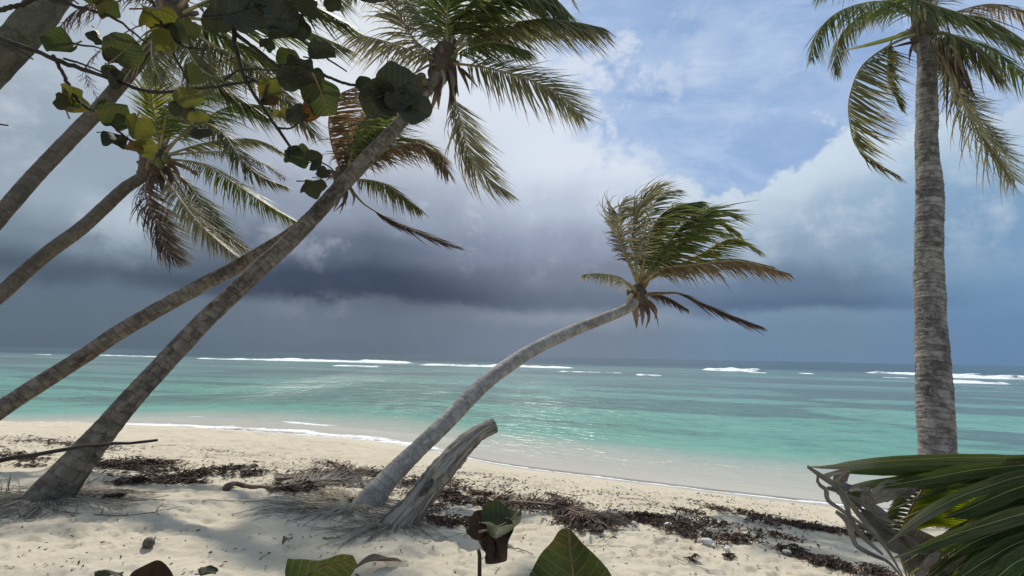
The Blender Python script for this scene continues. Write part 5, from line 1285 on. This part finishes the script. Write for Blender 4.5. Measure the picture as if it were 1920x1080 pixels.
# ------------------------------------------------------------------ driftwood, litter, wrack
def bare_branch():
    p = at(-700, 1000, 1.6); b = Vector((p.x, p.y, gz(p.x, p.y)))
    root = thing('bare_branch', b, 'dark bare stick reaching in from the left edge', 'branch')
    branch(root, [b - Vector((0, 0, .1)), b + Vector((.1, 0, .35)), at(-320, 935, 1.62), at(-60, 880, 1.68), at(0, 865, 1.7), at(90, 848, 1.75), at(150, 838, 1.8), at(230, 832, 1.85), at(296, 825, 1.9)], .024, .0045, 'stick', True, 'stick')


bare_branch()

p = hit(278, 1026)
o = coconut(None, Vector((p.x, p.y, p.z + .035)), .048, 'nut_old', (1.2, .5), 'coconut')
tag(o, 'small weathered brown coconut lying alone on the sand', 'coconut')


def ground_path(pxs, lift=.012):
    return [hit(a, b) + Vector((0, 0, lift)) for a, b in pxs]


TWIGS = [([(118, 962), (200, 968), (270, 966), (345, 951)], .006), ([(293, 960), (306, 949)], .005), ([(190, 965), (196, 950)], .006), ([(712, 1028), (770, 1010), (812, 1009)], .004),
         ([(792, 1022), (830, 1012), (858, 1004)], .003), ([(858, 1003), (880, 1006), (884, 1013)], .003), ([(951, 1028), (980, 1034), (1000, 1043)], .006), ([(928, 1078), (938, 1064)], .004),
         ([(860, 1018), (863, 1036)], .003), ([(487, 1050), (506, 1040)], .004), ([(380, 945), (440, 941), (500, 944), (560, 946)], .004), ([(1262, 1046), (1290, 1058), (1330, 1072)], .004),
         ([(205, 940), (225, 938), (255, 932)], .008), ([(1095, 1025), (1130, 1025), (1190, 1030)], .003), ([(1040, 925), (1080, 930), (1110, 929)], .005), ([(1160, 935), (1200, 938), (1240, 942)], .006), ([(605, 1012), (640, 1010)], .008), ([(1160, 963), (1168, 978)], .005)]
TWIG_L = ['long thin twig running right from the swollen palm foot', 'short twig sticking up beside the long twig near the swollen palm foot', 'stubby twig against the long twig at the swollen palm foot', 'bent thin twig on the sand just below the broken trunk',
          'thin straight twig between the broken trunk and the withered leaf', 'tiny hooked twig left of the withered leaf', 'curved twig just right of the withered leaf stalk', 'short slanting twig at the lower edge right of the withered leaf stalk', 'tiny upright twig left of the withered leaf',
          'short twig on bright sand left of the green lower edge leaf', 'long thread-thin twig left of the root fibres of the middle palm', 'long curved thread-like twig on shaded sand at the lower right', 'thick short twig right of the swollen palm foot', 'thread-thin twig behind the large pointed leaf',
          'thin twig lying on grit near the water line in the centre', 'dark twig lying near the water line right of centre', 'thick short twig on the shadow band left of the broken trunk', 'short pale twig crossing the seaweed right of centre']
for i, (pts, r) in enumerate(TWIGS):
    P = ground_path(pts, .012); b = P[0]; C = catmull(P, max(8, 5 * len(P)))
    lg = np.random.default_rng(i); C += lg.normal(size=C.shape) * .004
    o = tube('twig', C, np.linspace(r, r * .45, len(C)), M['twig_dry'], None, 6, origin=tuple(b))
    tag(o, TWIG_L[i], 'twig', 'dry twigs scattered on the sand')

o = tube('twig', catmull(ground_path([(424, 922), (440, 914), (470, 920), (520, 922)], .05), 20), np.interp(np.linspace(0, 1, 20), [0, .2, 1], [.045, .03, .02]), M['twig_dry'], None, 8, 1 + .3 * np.random.default_rng(2).random((20, 8)), origin=tuple(hit(424, 922)))
tag(o, 'forked brown driftwood piece left of the fallen frond', 'driftwood'); o.name = 'driftwood'


def fallen_frond(label, pts, L, mat, n, seed, g=.02, Wd=.03):
    P = ground_path(pts, .05); root = thing('fallen_palm_frond', P[0], label, 'palm frond', 'fallen palm fronds on the sand')
    fr = frond(root, P, mat, L, n, 0, .1, (1, 0, 0), .0, (-1, 1), (50, 22), -.05, .1, Wd, 'rachis_dry', .1, .022, .18, True, 'leaflets')
    fr['kind'] = 'stuff'


fallen_frond('grey withered palm frond lying left of the middle palm', [(505, 925), (560, 915), (620, 905), (690, 912)], .34, 'grey', 60, 1)
fallen_frond('dark withered palm frond under the middle palm', [(520, 908), (590, 898), (660, 894), (740, 896)], .3, 'dead', 60, 2)
fallen_frond('dark withered palm frond right of the stump', [(960, 948), (1040, 955), (1100, 975), (1170, 992)], .3, 'dead', 60, 3)


def dry_leaf(pts, w, label, mat='twigleaf', group=None):
    P = ground_path(pts, .03); n = 14; C = catmull(P, n); C[:, 2] += .03 * np.sin(np.linspace(0, np.pi, n)); T = unit(np.gradient(C, axis=0)); wv = unit(np.cross(T, [0, 0, 1.0])); q = np.linspace(0, 1, n)
    hw = w * np.sin(np.pi * (.05 + .9 * q)) ** .6; V = []
    for c in (-1, -.5, 0, .5, 1): V.append(C + wv * (hw * c)[:, None] + np.array([0, 0, 1.0]) * (hw * .7 * abs(c) + .01 * np.sin(q * 8 + c))[:, None])
    fs = [(c * n + i, c * n + i + 1, (c + 1) * n + i + 1, (c + 1) * n + i) for c in range(4) for i in range(n - 1)]
    o = mk('fallen_leaf', np.concatenate(V), fs, M['litterleaf'], None, True, {'tone': np.tile(q, 5), 'tip': np.tile(q, 5)}, origin=tuple(P[0]))
    return tag(o, label, 'leaf', group)


M['litterleaf'] = leaf_mat('dry_fallen_leaf', (0.10, 0.075, 0.05), (0.22, 0.175, 0.12), (0.2, 0.16, 0.11), .8, .5, .1, .85)
dry_leaf([(660, 1078), (705, 1066), (752, 1056)], .05, 'curled dry tan leaf on the sand at the lower edge')
dry_leaf([(530, 1028), (546, 1020)], .035, 'small curled dry leaf on bright sand above the green leaf')
dry_leaf([(566, 967), (595, 962)], .03, 'small brown dry leaf by the root fibres')


def beach_grass():
    b = hit(18, 925); root = thing('beach_grass', b, 'few thin grass blades beside the swollen palm foot', 'grass')
    lg = np.random.default_rng(5)
    for i in range(11):
        a = b + Vector((lg.normal() * .08, lg.normal() * .06, 0)); a.z = gz(a.x, a.y); d = Vector((lg.normal() * .06 + .03, lg.normal() * .04, .12 + .14 * lg.random()))
        tube('blade', [a, a + d * .6, a + d + Vector((d.x * .6, 0, -.01))], [.003, .0025, .0006], M['root'], root, 5)


beach_grass()


def strips(name, X, Yv, ln, wd, lift, mat, lg, arch=.02):
    """thousands of small curled scraps lying on the sand"""
    n = len(X); K = 4; th = lg.uniform(0, np.pi, n) * 1.0; th = np.where(lg.random(n) < .6, th * .5 - .3, th * 2)
    d = np.stack([np.cos(th), np.sin(th)], -1); q = np.linspace(-.5, .5, K); pr = np.stack([-d[:, 1], d[:, 0]], -1)
    P = np.stack([X, Yv], -1)[:, None] + d[:, None] * (ln[:, None] * q)[..., None] + pr[:, None] * (lg.normal(size=(n, 1)) * ln[:, None] * 1.2 * q ** 2)[..., None]
    base = sand_h(X, Yv)
    z = base[:, None] + lift[:, None] + lg.random((n, 1)) * arch + lg.normal(size=(n, K)) * .006 + arch * (1 - 4 * q[None] ** 2) * lg.random((n, 1)) + (lg.normal(size=(n, 1)) * .35) * (ln[:, None] * q) * .5
    z = np.maximum(z, base[:, None] + .002)
    C = np.concatenate([P, z[..., None]], -1); tw = lg.uniform(-1, 1, n)
    wv = np.concatenate([pr * np.cos(tw)[:, None], np.sin(tw)[:, None]], -1)[:, None] * (wd[:, None] * np.array([.4, 1, .9, .2]) * .5)[..., None]
    V = np.stack([C - wv, C + wv], 2).reshape(-1, 3); i0 = (np.arange(n)[:, None] * K + np.arange(K - 1)[None]).ravel() * 2
    Fq = np.stack([i0, i0 + 1, i0 + 3, i0 + 2], -1).astype(np.int32)
    o = mk(name, V, Fq, M[mat], None, True, {'tone': np.repeat(lg.random(n), K * 2), 'tip': np.zeros(n * K * 2)})
    return o


WRACK = [  # px, py, rx, ry, amount, rotation in the picture (deg)
    (100, 830, 120, 6, 260, 2), (40, 858, 60, 9, 300, 4), (190, 842, 60, 4, 120, 4), (235, 878, 75, 13, 900, 4), (290, 872, 50, 10, 500, 4), (330, 905, 55, 6, 420, 0), (260, 902, 50, 5, 240, -6), (370, 890, 60, 7, 420, -8), (430, 882, 60, 6, 300, -6),
    (465, 890, 40, 5, 160, -8), (590, 900, 80, 10, 500, 0), (640, 890, 70, 8, 300, 2), (560, 915, 50, 10, 350, 0), (700, 895, 60, 8, 260, 0), (805, 905, 70, 10, 420, 0), (870, 932, 90, 14, 1100, 2), (800, 955, 40, 9, 220, 0), (840, 980, 50, 8, 380, 4), (930, 950, 60, 6, 240, 6),
    (1010, 950, 70, 10, 520, 4), (1075, 962, 45, 14, 700, 20), (1090, 985, 50, 14, 900, 12), (1150, 975, 60, 9, 420, 4), (1220, 972, 70, 8, 460, 6), (1230, 985, 80, 8, 420, 6), (1300, 1000, 45, 14, 650, 14), (1385, 1012, 40, 9, 480, 0), (1340, 985, 50, 6, 200, 10), (1290, 960, 50, 5, 140, 10),
    (1360, 958, 60, 4, 300, 12), (1420, 968, 50, 4, 240, 12), (1500, 985, 70, 5, 420, 10), (1560, 995, 60, 5, 260, 12), (1495, 1040, 45, 8, 480, 20), (1560, 1060, 50, 6, 360, 16), (1450, 1005, 60, 5, 140, 12), (1440, 985, 40, 4, 110, 12), (1366, 1046, 12, 3, 40, 0), (1300, 1052, 10, 4, 30, 0), (1640, 1075, 40, 8, 200, 10),
    (210, 935, 22, 4, 60, -12), (120, 885, 14, 3, 40, 0), (60, 875, 50, 3, 60, 0), (1050, 935, 50, 4, 120, 14), (1640, 1010, 60, 6, 240, 10), (620, 872, 30, 4, 70, 0), (640, 880, 20, 4, 70, 0)]


def wrack():
    lg = np.random.default_rng(77); PX = []
    for (a, b, rx, ry, m, rot) in WRACK:
        m = int(m * (2.6 if a < 1000 else 1.7)); q = lg.normal(size=(m, 2)) * .52; r_ = math.radians(rot)
        clump = (fbm(q[:, 0] * 4 + a, q[:, 1] * 4 + b, 3, 5) > .47); q = q[clump]
        x = q[:, 0] * rx; y = q[:, 1] * ry; PX.append(np.stack([a + x * math.cos(r_) - y * math.sin(r_), b + x * math.sin(r_) + y * math.cos(r_)], -1))
    PX = np.concatenate(PX)
    X, Yv = to_ground(PX); n = len(X)
    dens = fbm(X * 3, Yv * 3, 2, 3)
    o = strips('seaweed_wrack', X, Yv, lg.uniform(.03, .11, n), lg.uniform(.008, .024, n), .035 * sst(dens, .35, .7) * lg.random(n), 'wrack', lg, .025)
    tag(o, 'dark brown dried seaweed strewn in bands along the beach', 'seaweed', kind='stuff')
    # loose scraps and grit between the bands and the water
    m = 5200; a = lg.uniform(-50, 1650, m); s = np.abs(lg.normal(size=m)); y = 838 + np.maximum(0, (a - 350) * .088) + (s * 34 - 4) * np.where(a < 350, .7, 1)
    X, Yv = to_ground(np.stack([a, y], -1)); k = (shore_s(X, Yv) > 1.5) & (fbm(X * 1.1, Yv * 2.2, 4, 9, .6) + lg.normal(size=len(X)) * .05 > .53); X, Yv = X[k], Yv[k]; n = len(X)
    o = strips('beach_litter', X, Yv, .012 + .07 * lg.random(n) ** 2.5, lg.uniform(.004, .014, n), np.zeros(n), 'litter', lg, .012)
    tag(o, 'fine dry leaf scraps and fibres sprinkled over the sand', 'litter', kind='stuff')
    m = 420; a = lg.uniform(0, 1650, m); y = lg.uniform(940, 1080, m); X, Yv = to_ground(np.stack([a, y], -1)); n = m
    o = strips('dark_crumbs', X, Yv, lg.uniform(.012, .04, n), lg.uniform(.006, .016, n), np.zeros(n), 'wrack', lg, .01)
    tag(o, 'scattered dark crumbs of seaweed on the near sand', 'litter', kind='stuff')


def to_ground(PX):
    dx = (PX[:, 0] - 960) / F; dy = (540 - PX[:, 1]) / F
    D = dx[:, None] * np.array(tuple(c_r)) + dy[:, None] * np.array(tuple(c_u)) + np.array(tuple(fwd)); z = np.full(len(PX), 1.1)
    for _ in range(14):
        t = (z - CAM_Z) / D[:, 2]; z = .5 * z + .5 * sand_h(D[:, 0] * t, D[:, 1] * t)
    return D[:, 0] * t, D[:, 1] * t


wrack()


def pebble_verts(r, seed, flat=.6):
    lg = np.random.default_rng(seed); ph = (1 + 5 ** .5) / 2
    v = np.array([(-1, ph, 0), (1, ph, 0), (-1, -ph, 0), (1, -ph, 0), (0, -1, ph), (0, 1, ph), (0, -1, -ph), (0, 1, -ph), (ph, 0, -1), (ph, 0, 1), (-ph, 0, -1), (-ph, 0, 1)]) / 1.9
    return v * (1 + .35 * (lg.random((12, 1)) - .5)) * r * np.array([1, .8, flat])


ICO = np.array([(0, 11, 5), (0, 5, 1), (0, 1, 7), (0, 7, 10), (0, 10, 11), (1, 5, 9), (5, 11, 4), (11, 10, 2), (10, 7, 6), (7, 1, 8), (3, 9, 4), (3, 4, 2), (3, 2, 6), (3, 6, 8), (3, 8, 9), (4, 9, 5), (2, 4, 11), (6, 2, 10), (8, 6, 7), (9, 8, 1)])


CORAL_L = ['bright white coral lump at the front edge of the seaweed, right of centre', 'large pale coral lump on top of the seaweed band', 'round white coral lump below the large pale one', 'small white coral lump directly below the large pale one', 'tiny white coral bit beside the large pale lump', 'white coral lump in the seaweed right of the broken trunk',
           'small coral bit on the seaweed right of the bright white lump', 'white coral lump in the rightmost dark seaweed patch', 'small coral lump in front of the rounded seaweed heap', 'pale coral lump between palm and broken trunk', 'largest flat grey coral lump on the sand right of centre', 'coral lump just behind the foot of the middle palm', 'tiny coral bit above the bright white lump']


def pebbles():
    lg = np.random.default_rng(12); m = 3600; a = lg.uniform(380, 1380, m); y = 838 + (a - 350) * .088 + np.abs(lg.normal(size=m)) * 22
    X, Yv = to_ground(np.stack([a, y], -1)); k = (shore_s(X, Yv) > 1.2) & (fbm(X * 1.3, Yv * 2.6, 4, 19, .6) + lg.normal(size=len(X)) * .05 > .52); X, Yv = X[k], Yv[k]; Z = sand_h(X, Yv); V, Fs = [], []
    for i in range(len(X)):
        V.append(pebble_verts(.005 + .02 * lg.random() ** 2.2 + .02 * (lg.random() < .03), i) + np.array([X[i], Yv[i], Z[i] + .004])); Fs.append(ICO + 12 * i)
    o = mk('shell_grit', np.concatenate(V), np.concatenate(Fs).astype(np.int32), M['stone'], None, True)
    tag(o, 'small coral and shell fragments on the upper wash line', 'pebbles', kind='stuff')
    for i, (px, py, r) in enumerate([(1254, 988, .055), (1145, 964, .05), (1188, 984, .045), (1145, 980, .04), (1176, 968, .025), (880, 952, .045), (1294, 976, .03), (1476, 1038, .05), (1364, 1032, .035), (792, 925, .06), (1325, 1020, .07), (745, 903, .04), (1258, 972, .02)]):
        q = hit(px, py); nv = pebble_verts(r, 500 + i)
        # one subdivision for a knobbly outline
        vs = [tuple(v) for v in nv]; fs = []; mid = {}
        def mm(a, b):
            kk = (min(a, b), max(a, b))
            if kk not in mid:
                vs.append(tuple((np.array(vs[a]) + np.array(vs[b])) / 2 * (1.06 + .16 * lg.random()))); mid[kk] = len(vs) - 1
            return mid[kk]
        for (A, B_, C_) in ICO.tolist():
            x1, x2, x3 = mm(A, B_), mm(B_, C_), mm(C_, A); fs += [(A, x1, x3), (B_, x2, x1), (C_, x3, x2), (x1, x2, x3)]
        o = mk('coral_lump', np.array(vs) + np.array(tuple(q)) + np.array([0, 0, r * .35]), fs, M['coral'], None, True, origin=tuple(q))
        tag(o, CORAL_L[i], 'coral', 'coral lumps on the beach')


pebbles()

for o in bpy.data.objects:
    if '_o' in o: del o['_o']
